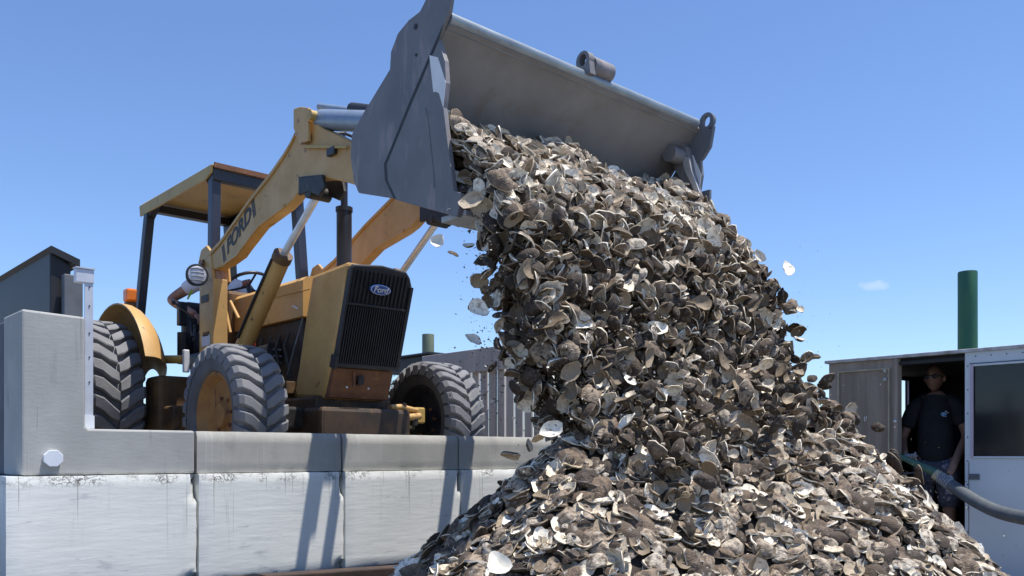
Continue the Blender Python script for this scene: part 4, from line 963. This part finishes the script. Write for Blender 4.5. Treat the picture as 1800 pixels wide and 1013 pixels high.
skinned('black_shirt', V, [(0,1),(1,2),(2,11),(11,3),(11,8),(8,4),(4,5),(11,9),(9,6),(6,7),(3,10)], [(.185,.15),(.17,.14),(.18,.14),(.12,.10),.085,.08,.085,.08,.085,.085,.075,(.17,.13)], tee_black, mn)
V = [P(0,0,.90), P(-.1,0,.84), P(-.125,.05,.46), P(.1,0,.84), P(.125,.05,.46)]
skinned('shorts', V, [(0,1),(1,2),(0,3),(3,4)], [(.17,.14),.125,.105,.125,.105], shorts_m, mn)
hf = Vector((-.93, -.05, 0)).normalized()
hc = P(-.01,.03,1.672); mb, r_, f_ = head_verts(hc, hf, 1.02); mb.build('head', skin_dk, mn, smooth=60)
sg = MB()
for s_ in (-1, 1):
    e_c = hc+r_*s_*.034+f_*.094+Vector((0,0,.012)); sg.ball(e_c, (.012,.030,.020), 12, 8)
    sg.tube([hc+r_*s_*.062+f_*.078+Vector((0,0,.018)), hc+r_*s_*.084+f_*0+Vector((0,0,.012))], .004, 6)
sg.tube([hc-r_*.02+f_*.103+Vector((0,0,.018)), hc+r_*.02+f_*.103+Vector((0,0,.018))], .004, 6)
sg.build('sunglasses', black, mn, smooth=50)
# chest emblem: small blue disc with pale marks
ec = P(.095,.172,1.335); em = MB(); vs_ = [ec+rt*.026*math.cos(a)+Vector((0,0,.02*math.sin(a)))+fc*.004 for a in [2*math.pi*k/16 for k in range(16)]]
em.add(vs_, [tuple(range(16))]); em.build('chest_emblem', node_mat('emblem_blue', (.06,.22,.42)), mn)
q = MB()
for (a_, b_, s_) in ((-.008,.002,.006),(.006,.004,.005),(.018,.022,.006),(.034,.012,.005),(.002,-.022,.004),(.018,-.024,.004),(-.006,-.012,.004)):
    c = ec+rt*a_+Vector((0,0,b_))+fc*.0075; q.add([c-rt*s_, c+rt*s_-Vector((0,0,s_*.3)), c+rt*s_+Vector((0,0,s_)), c-rt*s_*.8+Vector((0,0,s_))], [(0,1,2,3)])
q.build('emblem_marks', white_p, mn)
for s_ in (-1, 1):
    skinned('shoe', [P(s_*.13,-.03,.05), P(s_*.14,.08,.045), P(s_*.15,.19,.035)], [(0,1),(1,2)], [.055,.05,.04], black, mn, 2, 1)
hand('gloved_hand', hL, (grip-hL), (-.4,-.3,-.8), (-.1,.9,.1), glove_m, mn, 1.15, 1.0)
hand('gloved_hand', hR, (grip2.lerp(grip,.35)-hR), (-.3,-.4,.9), (-.1,-.9,0), glove_m, mn, 1.1, .9)

# hose with nozzle
hz = thing('fire_hose', tuple(grip), 'thick grey hose with tapered green nozzle held in the doorway', 'hose')
MB().tube([U(1566,793,x=7.8), U(1568,795,x=7.8), U(1604,813,x=7.8), U(1640,829,x=7.8), U(1648,835,x=7.8)], [.010,.017,.028,.040,.044], 16).build('nozzle', green_hose, hz, smooth=50)
MB().tube([U(1644,833,x=7.8), U(1651,838,x=7.8)], [.047,.047], 18).build('yellow_band', trim_m, hz, smooth=50)
hpts = [U(1651,838,x=7.8), U(1668,850,x=7.76), U(1690,865,x=7.70), U(1720,884,x=7.55), U(1755,900,x=7.38), U(1800,911,x=7.15), U(1860,920,x=7.0), U(1960,940,x=6.9), U(2080,990,x=6.8)]
sm = []
for i in range(len(hpts)-1):
    p0, p1, p2, p3 = hpts[max(i-1,0)], hpts[i], hpts[i+1], hpts[min(i+2,len(hpts)-1)]
    for k in range(5):
        t_ = k/5; sm.append(.5*((2*p1)+(-p0+p2)*t_+(2*p0-5*p1+4*p2-p3)*t_*t_+(-p0+3*p1-3*p2+p3)*t_**3))
sm.append(hpts[-1]); MB().tube(sm, [.044+.008*min(1,i/10) for i in range(len(sm))], 18).build('hose_line', hose_m, hz, smooth=50)
for k in range(5): c = hpts[0].lerp(hpts[1], .25+k*.22); MB().tube([c-(hpts[1]-hpts[0])*.06, c+(hpts[1]-hpts[0])*.06], .051, 14).build('tape_wrap', glove_m, hz, smooth=50)
# slack rope across the doorway foot and a rail with hanging cord
rp = [U(1622,905,x=7.5), U(1632,913,x=7.5), U(1665,938,x=7.5), U(1684,953,x=7.5), U(1692,956,x=7.5), U(1699,965,x=7.5), U(1701,985,x=7.5)]
o = MB().tube(rp, .007, 8).build('rope', trim_m, smooth=50); tag(o, 'thin tan rope running down to the foot of the white cabin side', 'rope')
rail = thing('hand_rail', (7.75, 3.3, DZ), 'small metal rail with orange cord inside the doorway left edge', 'rail')
MB().tube([U(1588,833,x=7.98), U(1610,831,x=7.98), U(1612,900,x=7.98)], .014, 8).build('rail_tube', hopper_l, rail, smooth=50)
MB().tube([U(1610,833,x=7.95), U(1606,850,x=7.95), U(1602,868,x=7.95)], .008, 6).build('orange_cord', amber, rail)

# ------------------------------------------------------------------ oyster shells
def shell_mat(name, inner, per_object):
    m = bpy.data.materials.new(name); m.use_nodes = True; n = m.node_tree; L = n.links.new; b = n.nodes['Principled BSDF']
    if per_object:
        oi = n.nodes.new('ShaderNodeObjectInfo'); sc0 = n.nodes.new('ShaderNodeSeparateColor'); L(oi.outputs['Color'], sc0.inputs[0]); tone = sc0.outputs[0]
    else:
        at = n.nodes.new('ShaderNodeAttribute'); at.attribute_name = 'tone'; tone = at.outputs['Fac']
    lc = n.nodes.new('ShaderNodeAttribute'); lc.attribute_name = 'lco'
    off = n.nodes.new('ShaderNodeCombineXYZ'); mu = n.nodes.new('ShaderNodeMath'); mu.operation = 'MULTIPLY'; L(tone, mu.inputs[0]); mu.inputs[1].default_value = 37.0; L(mu.outputs[0], off.inputs[2])
    ad = n.nodes.new('ShaderNodeVectorMath'); L(lc.outputs['Vector'], ad.inputs[0]); L(off.outputs[0], ad.inputs[1])
    def nz(sc, d=5):
        t = n.nodes.new('ShaderNodeTexNoise'); t.inputs['Scale'].default_value = sc; t.inputs['Detail'].default_value = d; L(ad.outputs[0], t.inputs['Vector']); return t.outputs['Fac']
    def ramp(fac, stops):
        r = n.nodes.new('ShaderNodeValToRGB'); L(fac, r.inputs[0]); el_ = r.color_ramp.elements
        while len(el_) < len(stops): el_.new(.5)
        for e_, (p, c) in zip(el_, stops): e_.position = p; e_.color = (*c, 1)
        return r.outputs[0]
    def mix(f, a, bb, bt='MIX'):
        x = n.nodes.new('ShaderNodeMixRGB'); x.blend_type = bt
        (L(f, x.inputs[0]) if not isinstance(f, float) else setattr(x.inputs[0], 'default_value', f))
        for i, v in ((1, a), (2, bb)):
            if isinstance(v, tuple): x.inputs[i].default_value = (*v, 1)
            else: L(v, x.inputs[i])
        return x.outputs[0]
    def mr(f, a, bb, c=0, d=1):
        r = n.nodes.new('ShaderNodeMapRange'); L(f, r.inputs[0]); r.inputs[1].default_value = a; r.inputs[2].default_value = bb; r.inputs[3].default_value = c; r.inputs[4].default_value = d; return r.outputs[0]
    fr = n.nodes.new('ShaderNodeMath'); fr.operation = 'FRACT'; m7 = n.nodes.new('ShaderNodeMath'); m7.operation = 'MULTIPLY'; L(tone, m7.inputs[0]); m7.inputs[1].default_value = 7.31; L(m7.outputs[0], fr.inputs[0])
    if inner:
        base = ramp(fr.outputs[0], [(0, (.11,.08,.05)), (.25, (.32,.25,.17)), (.5, (.63,.54,.41)), (.75, (.86,.78,.63)), (1, (.95,.90,.79))])
        col = mix(mr(nz(38), .48, .72, 0, .8), base, (.25,.195,.14)); col = mix(mr(nz(90), .60, .70, 0, .75), col, (.09,.07,.055))
        b.inputs['Roughness'].default_value = .62; b.inputs['Specular IOR Level'].default_value = .3
    else:
        base = ramp(fr.outputs[0], [(0, (.020,.013,.008)), (.25, (.060,.039,.024)), (.5, (.20,.14,.092)), (.8, (.40,.32,.235)), (1, (.60,.53,.43))])
        col = mix(mr(nz(45), .42, .64), base, (.075,.054,.04)); col = mix(mr(nz(30), .60, .72, 0, .7), col, (.42,.39,.34))
        b.inputs['Roughness'].default_value = .8
    # growth rings round the hinge end
    ln = n.nodes.new('ShaderNodeVectorMath'); ln.operation = 'DISTANCE'; L(lc.outputs['Vector'], ln.inputs[0]); ln.inputs[1].default_value = (0, -.05, 0)
    ws = n.nodes.new('ShaderNodeMath'); ws.operation = 'MULTIPLY_ADD'; L(ln.outputs['Value'], ws.inputs[0]); ws.inputs[1].default_value = 700 if not inner else 380
    L(mr(nz(34), 0, 1, 0, 34), ws.inputs[2]); sn_ = n.nodes.new('ShaderNodeMath'); sn_.operation = 'SINE'; L(ws.outputs[0], sn_.inputs[0])
    rings = mr(sn_.outputs[0], -1, 1)
    if not inner: col = mix(mr(rings, .3, 1, 0, .22), col, (.06,.045,.035))
    L(col, b.inputs['Base Color'])
    hh = n.nodes.new('ShaderNodeMath'); hh.operation = 'MULTIPLY_ADD'; L(rings, hh.inputs[0]); hh.inputs[1].default_value = .25 if inner else .6; L(nz(120, 3), hh.inputs[2])
    bp = n.nodes.new('ShaderNodeBump'); bp.inputs['Strength'].default_value = .5 if inner else .9; bp.inputs['Distance'].default_value = .0025
    L(hh.outputs[0], bp.inputs['Height']); L(bp.outputs[0], b.inputs['Normal'])
    return m
MI, MO = shell_mat('shell_inner', True, False), shell_mat('shell_outer', False, False)
MIo, MOo = shell_mat('shell_inner_single', True, True), shell_mat('shell_outer_single', False, True)

def shell_variant(sd, segs=14):
    r = np.random.default_rng(sd); Lh, Wh = .052*r.uniform(.9,1.15), .041*r.uniform(.86,1.15)
    ph = r.uniform(0, 6.28, 5); depth = r.uniform(.010, .026); bend = r.uniform(-.12, .12); twist = r.uniform(-.18,.18)
    rings = [.38, .74, 1.0]; a = np.arange(segs)/segs*2*np.pi
    rad = 1+.07*np.sin(2*a+ph[0])+.06*np.sin(3*a+ph[1])+.045*np.sin(5*a+ph[2])+r.uniform(-.045,.045,segs)
    hinge = np.exp(-((np.angle(np.exp(1j*(a+np.pi/2))))/.55)**2)
    def pos(k, a_, rr, top):
        x = Wh*rr*rad*np.cos(a_)*(1-.22*np.clip(-np.sin(a_),0,1)**1.5); y = Lh*rr*rad*np.sin(a_)*(1+.09*hinge)
        h = depth*rr**2+.0028*np.sin(3*a_+ph[3])*rr+r.uniform(-.0012,.0012,segs)*rr
        x = x+bend*y*y/Lh; h = h+twist*x*y/Lh
        if not top: h = h-(.008 if rr < .9 else .0042)*(1+.8*hinge*rr)+.0009*np.sin(9*rr+ph[4])
        return np.stack([x, y, h-depth*.5], 1)
    V = []; F = []; M = []
    for top in (True, False):
        st = r.bit_generator.state if False else None
        o = sum(len(v) for v in V); c = np.array([[0, 0, (0 if top else -.0075)-depth*.5]]); V.append(c)
        for rr in rings: V.append(pos(0, a, rr, top))
        for i in range(segs):
            j = (i+1)%segs; f = [(o, o+1+i, o+1+j)]
            for k in range(2):
                p, q = o+1+k*segs, o+1+(k+1)*segs; f += [(p+i, q+i, q+j), (p+i, q+j, p+j)]
            if not top: f = [t[::-1] for t in f]
            F += f; M += [0 if top else 1]*len(f)
    n1 = 1+3*segs; tr = V[3]; br = V[7]; o = 2*n1; V.append(tr); V.append(br)
    for i in range(segs):
        j = (i+1)%segs; F += [(o+i, o+segs+i, o+segs+j), (o+i, o+segs+j, o+j)]; M += [0, 0]
    return np.concatenate(V), np.array(F), np.array(M)
NV = 14
VAR = [shell_variant(100+i) for i in range(NV)]

def rand_rot(n, r): 
    q = r.normal(size=(n,4)); q /= np.linalg.norm(q, axis=1)[:,None]; w_,x,y,z = q.T
    return np.stack([1-2*(y*y+z*z), 2*(x*y-z*w_), 2*(x*z+y*w_), 2*(x*y+z*w_), 1-2*(x*x+z*z), 2*(y*z-x*w_), 2*(x*z-y*w_), 2*(y*z+x*w_), 1-2*(x*x+y*y)], 1).reshape(n,3,3)
def frame_rot(nrm_, r, flip_p):
    """rotation whose z axis is the given normal (flipped for some), with random spin"""
    n = len(nrm_); z = nrm_/np.linalg.norm(nrm_, axis=1)[:,None]; z = np.where((r.random(n) < flip_p)[:,None], -z, z)
    t = r.normal(size=(n,3)); x = np.cross(t, z); x /= np.linalg.norm(x, axis=1)[:,None]; y = np.cross(z, x)
    return np.stack([x, y, z], 2)

def lerp_tab(z, tab):
    zs = [t[0] for t in tab]; return np.interp(z, zs, [t[1] for t in tab])
YF = [(-.2,2.60),(.0,2.64),(.2,2.68),(.48,2.72),(.77,2.76),(1.08,2.84),(1.27,2.94),(1.45,3.10),(1.62,3.32)]   # front of the stream
YB = [(-.2,2.92),(.1,2.96),(.5,3.03),(.9,3.08),(1.12,3.15),(1.14,3.9),(1.7,3.9)]                                # back of the stream
RA, RB = Vector((3.06, 2.78, .10)), Vector((4.34, 2.66, .36))
SL = .92
def pile_h(x, y):
    dx, dy = RB.x-RA.x, RB.y-RA.y; t = np.clip(((x-RA.x)*dx+(y-RA.y)*dy)/(dx*dx+dy*dy), 0, 1)
    px, py = RA.x+t*dx, RA.y+t*dy; d = np.sqrt((x-px)**2+(y-py)**2); top = RA.z+(RB.z-RA.z)*t
    wob = .05*np.sin(3.1*x+1.3*y)+.035*np.sin(5.3*y-2.2*x+1)+.02*np.sin(11*x+7*y)
    return top-SL*(np.sqrt(d*d+.03)-.17)+wob*np.clip(d*1.5, .2, 1)
def pile_n(x, y, e=.05):
    gx = (pile_h(x+e,y)-pile_h(x-e,y))/(2*e); gy = (pile_h(x,y+e)-pile_h(x,y-e))/(2*e)
    return np.stack([-gx, -gy, np.ones_like(gx)], 1)
P_, R_, S_, K_ = [], [], [], []
def put(pos, rot, sc, kind): P_.append(pos); R_.append(rot); S_.append(sc); K_.append(np.full(len(pos), kind))
# pile surface (three loose layers)
n = 30000; x = RNG.uniform(1.5, 6.4, n); y = RNG.uniform(1.0, 4.3, n); z = pile_h(x, y)
t = x*KX+y*KY; lat = x*KY-y*KX; px = CX+FPX*lat/t; py = HY-FPX*z/t
vis = (z > DZ) & (t > 1.4) & (px > 640) & (px < 1860) & (py < 1080)
nn = pile_n(x, y); facing = -(nn[:,0]*x+nn[:,1]*y+nn[:,2]*z)/np.linalg.norm(nn, axis=1); vis &= facing > -.5
area_keep = RNG.random(n) < .46; vis &= area_keep
x, y, z, nn = x[vis], y[vis], z[vis], nn[vis]; m = len(x)
z = z+RNG.uniform(-.02, .018, m)
nj = nn/np.linalg.norm(nn,axis=1)[:,None]*1.0+np.array([0,0,.3])+RNG.normal(size=(m,3))*.36
put(np.stack([x,y,z],1), frame_rot(nj, RNG, .48), RNG.uniform(.55,1.3,m)*np.where(RNG.random(m)<.25, .7, 1), 0)
# the falling stream
n = 6000; z = RNG.uniform(-.05, 1.3, n); u = RNG.random(n); xx = RNG.uniform(0, 1, n)
xl = np.interp(z, [-.05,.1,.3,.5,.8,1.1], [3.02,2.94,2.82,2.72,2.63,2.58]); xr = np.interp(z, [-.05,.2,.48,.77,1.08,1.27], [4.78,4.78,4.75,4.72,4.62,4.54]); x = xl+(xr-xl)*xx
yf, yb = lerp_tab(z, YF), np.minimum(lerp_tab(z, YB), 3.25)
y = yf+(yb-yf)*u**1.25
y += RNG.normal(size=n)*.012
put(np.stack([x,y,z],1), rand_rot(n, RNG), RNG.uniform(.45,1.28,n), 1)
# heap inside and spilling over the lip
n = 1950; x = RNG.uniform(2.595, 4.45, n); y = RNG.uniform(2.92, 3.60, n)
zt = np.interp(y, [2.9, 3.10, 3.30, 3.45, 3.75], [1.24, 1.45, 1.615, 1.66, 1.70])+.03*np.sin(6*x)+.02*np.sin(14*x+3*y)
z = zt-RNG.random(n)**1.6*.16
keep = (z > 1.14) | (y < 3.1); x, y, z = x[keep], y[keep], z[keep]; m = len(x)
nj = np.stack([np.zeros(m), np.full(m, -.75), np.full(m, .65)], 1)+RNG.normal(size=(m,3))*.45
put(np.stack([x,y,z],1), frame_rot(nj, RNG, .45), RNG.uniform(.65,1.15,m), 2)
# strays round the edges of the stream
n = 150; z = RNG.uniform(.0, 1.25, n); sidep = (RNG.random(n) < .45) & (z < .85)
x = np.where(sidep, np.interp(z, [-.05,.1,.3,.5,.8,1.1], [3.0,2.9,2.78,2.70,2.62,2.57])-RNG.exponential(.03, n), np.interp(z, [.2,.77,1.25], [4.78,4.73,4.56])+RNG.exponential(.025, n)); yf, yb = lerp_tab(z, YF), np.minimum(lerp_tab(z, YB), 3.2)
y = np.where(sidep, yb-RNG.random(n)*.15, yf+RNG.random(n)*.2-RNG.exponential(.03, n))
put(np.stack([x,y,z],1), rand_rot(n, RNG), RNG.uniform(.5,1.0,n), 1)
# smaller shells bouncing over the ridge where the stream lands
n = 900; x = RNG.uniform(2.95, 5.0, n); y = RNG.normal(2.5, .16, n); z = pile_h(x, y)+RNG.exponential(.07, n)+.01
put(np.stack([x,y,z],1), rand_rot(n, RNG), RNG.uniform(.5,1.0,n), 1)
# broken bits
n = 2300; z = RNG.uniform(-.05, 1.25, n); xx = RNG.random(n); xl = np.interp(z, [-.05,.1,.3,.5,.8,1.1], [2.98,2.9,2.78,2.68,2.60,2.57]); x = xl+(4.80-xl)*xx
keep = x < np.interp(z, [-.05,.77,1.08,1.27], [4.82,4.76,4.66,4.56]); z, x = z[keep], x[keep]; m = len(x); yf, yb = lerp_tab(z, YF), np.minimum(lerp_tab(z, YB), 3.2)
put(np.stack([x, yf+(yb-yf)*RNG.random(m)-.01, z],1), rand_rot(m, RNG), RNG.uniform(.18,.42,m), 1)
n = 1900; x = RNG.uniform(2.1, 5.6, n); y = RNG.uniform(1.5, 3.3, n); z = pile_h(x, y)+RNG.uniform(-.01,.03,n); keep = z > DZ; x, y, z = x[keep], y[keep], z[keep]; m = len(x)
put(np.stack([x,y,z],1), rand_rot(m, RNG), RNG.uniform(.18,.42,m), 0)
POS = np.concatenate(P_); ROT = np.concatenate(R_); SCL = np.concatenate(S_); KND = np.concatenate(K_); N = len(POS)
# keep clear of the plates and of the named strays below
VID = RNG.integers(0, NV, N); ff = RNG.random(N)
ff = np.where(KND == 0, ff**.85, np.where(KND == 2, ff**.5, np.where(POS[:,2] > 1.05, ff**.75, np.where(ff < .60, ff*.36, .40+.60*(ff-.60)/.40))))  # dusty load stays pale; shade in the lower fall is toned in
TONE = (RNG.integers(0, 7, N)+np.clip(ff, .001, .995))/7.31
# which shells show largest: a coarse depth-sorted paint of discs
t = POS[:,0]*KX+POS[:,1]*KY; px = (CX+FPX*(POS[:,0]*KY-POS[:,1]*KX)/t)/1.76; py = (HY-FPX*POS[:,2]/t)/1.76
face = np.abs(np.einsum('ij,ij->i', ROT[:,:,2], POS/np.linalg.norm(POS,axis=1)[:,None]))
rad = .040*SCL*FPX/1.76/t*np.sqrt(.25+.75*face)
buf = np.full((576, 1024), -1, np.int32)
for i in np.argsort(-t):
    r_ = max(1, int(rad[i]*.9)); cx_, cy_ = int(px[i]), int(py[i])
    if cx_-r_ < 0 or cy_-r_ < 0 or cx_+r_ > 1023 or cy_+r_ > 575: continue
    buf[cy_-r_:cy_+r_, cx_-r_:cx_+r_] = i
cnt = np.bincount(buf[buf >= 0].ravel(), minlength=N)
occl = (px < 462) & (py < 222)
cnt[occl] = 0
single = np.zeros(N, bool); single[np.argsort(-cnt)[:286]] = True

def join_shells(name, idx, mats):
    vs_, fs, ms, lco, tn = [], [], [], [], []; base = 0
    for v in range(NV):
        ii = idx[VID[idx] == v]
        if not len(ii): continue
        V, F, M = VAR[v]; W = np.einsum('nij,vj->nvi', ROT[ii], V)*SCL[ii][:,None,None]+POS[ii][:,None,:]
        k = len(ii); vs_.append(W.reshape(-1,3)); fs.append((F[None]+(np.arange(k)*len(V))[:,None,None]+base).reshape(-1,3)); ms.append(np.tile(M, k))
        lco.append(np.tile(V, (k,1))); tn.append(np.repeat(TONE[ii], len(V))); base += k*len(V)
    vs_, fs, ms, lco, tn = map(np.concatenate, (vs_, fs, ms, lco, tn))
    me = bpy.data.meshes.new(name); me.vertices.add(len(vs_)); me.vertices.foreach_set('co', vs_.astype(np.float32).ravel())
    me.loops.add(len(fs)*3); me.loops.foreach_set('vertex_index', fs.astype(np.int32).ravel())
    me.polygons.add(len(fs)); me.polygons.foreach_set('loop_start', np.arange(0, len(fs)*3, 3, dtype=np.int32))
    me.polygons.foreach_set('material_index', ms.astype(np.int32)); me.polygons.foreach_set('use_smooth', np.ones(len(fs), bool))
    a = me.attributes.new('lco', 'FLOAT_VECTOR', 'POINT'); a.data.foreach_set('vector', lco.astype(np.float32).ravel())
    a = me.attributes.new('tone', 'FLOAT', 'POINT'); a.data.foreach_set('value', tn.astype(np.float32))
    me.update(calc_edges=True)
    for m_ in mats: me.materials.append(m_)
    o = bpy.data.objects.new(name, me); COL.objects.link(o); return o
rest = np.where(~single)[0]
o = join_shells('heaped_oyster_shells', rest[KND[rest] == 0], [MI, MO]); tag(o, 'great loose heap of brown and white oyster shells on the barge', 'shells', kind='stuff')
o = join_shells('falling_oyster_shells', rest[KND[rest] == 1], [MI, MO]); tag(o, 'thick curtain of oyster shells falling from the tipped bucket', 'shells', kind='stuff')
o = join_shells('bucket_load_oyster_shells', rest[KND[rest] == 2], [MI, MO]); tag(o, 'load of oyster shells still inside the tipped bucket', 'shells', kind='stuff')
# the muddy body of the heap under its shells
mb = MB(); nx, ny = 110, 84; gx_ = np.linspace(1.3, 6.6, nx); gy_ = np.linspace(.9, 4.34, ny); vs_ = []
for yy in gy_:
    hz_ = pile_h(gx_, np.full(nx, yy))-.035
    for i in range(nx): vs_.append((gx_[i], yy, max(DZ+.004, hz_[i]+.012*noise.noise(Vector((gx_[i]*14, yy*14, 0))))))
mb.add(vs_, [(j*nx+i, j*nx+i+1, (j+1)*nx+i+1, (j+1)*nx+i) for j in range(ny-1) for i in range(nx-1)])
mud = node_mat('shell_mud', (.028,.021,.016), (.055,.042,.032), rough=.9, scale=25, bump=.6, bscale=60)
o = mb.build('shell_grit', mud, recalc=False, smooth=60); tag(o, 'dark muddy grit showing between the heaped shells', 'grit', kind='stuff')

# single shells, the largest in view
SV = []
for v in range(NV):
    V, F, M = VAR[v]; me = bpy.data.meshes.new('oyster_shell'); me.from_pydata(V.tolist(), [], F.tolist()); me.polygons.foreach_set('material_index', M.astype(np.int32)); me.polygons.foreach_set('use_smooth', np.ones(len(F), bool))
    a = me.attributes.new('lco', 'FLOAT_VECTOR', 'POINT'); a.data.foreach_set('vector', V.astype(np.float32).ravel()); me.materials.append(MIo); me.materials.append(MOo); me.update(); SV.append(me)
LAB = {0: ('oyster shell lying loose on the sloping heap', 'oyster shells on the heap'), 1: ('oyster shell tumbling in the falling curtain', 'oyster shells in mid fall'), 2: ('oyster shell spilling from the mouth of the bucket', 'oyster shells leaving the bucket')}
def place_shell(pos, rot, sc, me, label, group=None):
    o = bpy.data.objects.new('oyster_shell', me); COL.objects.link(o)
    M = Matrix([[*rot[0], pos[0]], [*rot[1], pos[1]], [*rot[2], pos[2]], [0,0,0,1]]) @ Matrix.Diagonal((sc, sc, sc, 1)); o.matrix_world = M
    return tag(o, label, 'shell', group)
for i in np.where(single)[0]:
    lb, gr = LAB[int(KND[i])]; o = place_shell(POS[i], ROT[i], float(SCL[i]), SV[VID[i]], lb, gr); o.color = (float(TONE[i]), 0, 0, 1)
# a few shells that stand out
def look_rot(n_, spin):
    z_ = Vector(n_).normalized(); x_ = z_.cross(Vector((0,0,1))).normalized(); y_ = z_.cross(x_); c_, s_ = math.cos(spin), math.sin(spin)
    x2 = x_*c_+y_*s_; y2 = z_.cross(x2); return [[x2[k], y2[k], z_[k]] for k in range(3)]
white_in = node_mat('bright_shell_inner', (.74,.71,.62), (.6,.56,.47), rough=.4, scale=30, bump=.2, bscale=60)
for (px_, py_, t_, sc, nr, sp, v, br, lb) in (
    (877, 993, 3.05, .92, (-.45,-.55,.7), .3, 0, True, 'pale cream cupped shell open to the sky at the lower left of the heap'),
    (770, 424, 3.98, .80, (-.9,-.3,.3), 1.2, 3, True, 'bright white shell flying free below the near bucket corner'),
    (797, 446, 3.98, .52, (-.2,.3,-.8), .6, 5, False, 'small brown shell flying free just below the white one'),
    (824, 432, 3.98, .50, (-.4,-.3,.8), 1.5, 8, True, 'thin white shell at the upper left edge of the curtain'),
    (829, 353, 3.90, 1.05, (-.7,-.6,.25), 2.1, 6, False, 'large grey oval shell pressed against the near bucket corner'),
    (969, 755, 3.7, .95, (-.6,-.7,.3), 2.0, 2, True, 'white ribbed shell in mid air just above the cap block end'),
    (946, 769, 3.75, .70, (0,-.4,-.9), .2, 9, False, 'brown shell tumbling just left of the white ribbed shell'),
    (898, 800, 3.9, .80, (-.3,-.2,-.9), 1.0, 4, False, 'grey green shell falling alone before the cap blocks'),
    (930, 784, 3.9, .62, (.4,-.7,.3), 2.4, 7, False, 'dark shell falling edge on before the cap blocks'),
    (833, 540, 4.0, .70, (-.2,-.3,-.9), .4, 10, False, 'brown shell drifting out left of the curtain beside the grille'),
    (833, 596, 4.0, .66, (-.5,-.6,.5), .9, 1, True, 'white shell drifting out left of the curtain above the far wheel'),
    (1405, 597, 4.9, .62, (-.2,-.4,.9), .4, 11, True, 'white shell flung out at the right edge of the curtain'),
    (1352, 498, 5.0, .6, (.1,-.4,-.9), .4, 12, False, 'brown shell flung out at the upper right of the curtain'),
    (1541, 745+95, 5.6, .6, (-.6,-.6,.5), .4, 3, True, 'pale shell thrown up before the weathered door panel')):
    o = place_shell(U(px_, py_, t=t_), look_rot(nr, sp), sc, SV[v], lb); o.color = ((v%7+.35)/7.31, 0, 0, 1)
    if br:
        me = o.data.copy(); me.materials[0] = white_in; o.data = me
# flying chips and muddy crumbs
mb = MB(); rnd = random.Random(5)
def crumb(c, s_):
    a = [Vector((rnd.gauss(0,1), rnd.gauss(0,1), rnd.gauss(0,1))).normalized()*s_*rnd.uniform(.6,1.3) for _ in range(4)]
    mb.add([c+q for q in a], [(0,1,2),(0,2,3),(0,3,1),(1,3,2)], 0 if rnd.random() < .7 else 1)
for k in range(900): crumb(U(885-abs(rnd.gauss(0, 34)), rnd.uniform(390, 740), t=rnd.uniform(3.8, 4.2)), .0012+.009*rnd.random()**2.5)
for k in range(160): crumb(U(1390+abs(rnd.gauss(0, 26)), rnd.uniform(420, 760), t=rnd.uniform(4.8, 5.2)), rnd.uniform(.0012, .005))
for k in range(520): 
    q = abs(rnd.gauss(0, 1)); xx = rnd.uniform(1440, 1660); crumb(U(xx, 760+(xx-1440)*.95-q*75+20, t=rnd.uniform(5.2, 5.9)), rnd.uniform(.0012, .0045))
for k in range(1500): crumb(U(rnd.uniform(900, 1420), rnd.uniform(540, 830), t=rnd.uniform(3.5, 3.9)), .0015+.009*rnd.random()**3)
for k in range(26): crumb(U(rnd.uniform(1500, 1790), rnd.uniform(780, 990), t=rnd.uniform(5.2, 6.2)), rnd.uniform(.004, .009))
chipw = node_mat('pale_shell_chips', (.6,.56,.48), rough=.6)
o = mb.build('flying_shell_chips', [node_mat('brown_shell_chips', (.14,.11,.08), rough=.9), chipw], recalc=False); tag(o, 'small shell chips and mud crumbs spraying round the falling load', 'chips', kind='stuff')
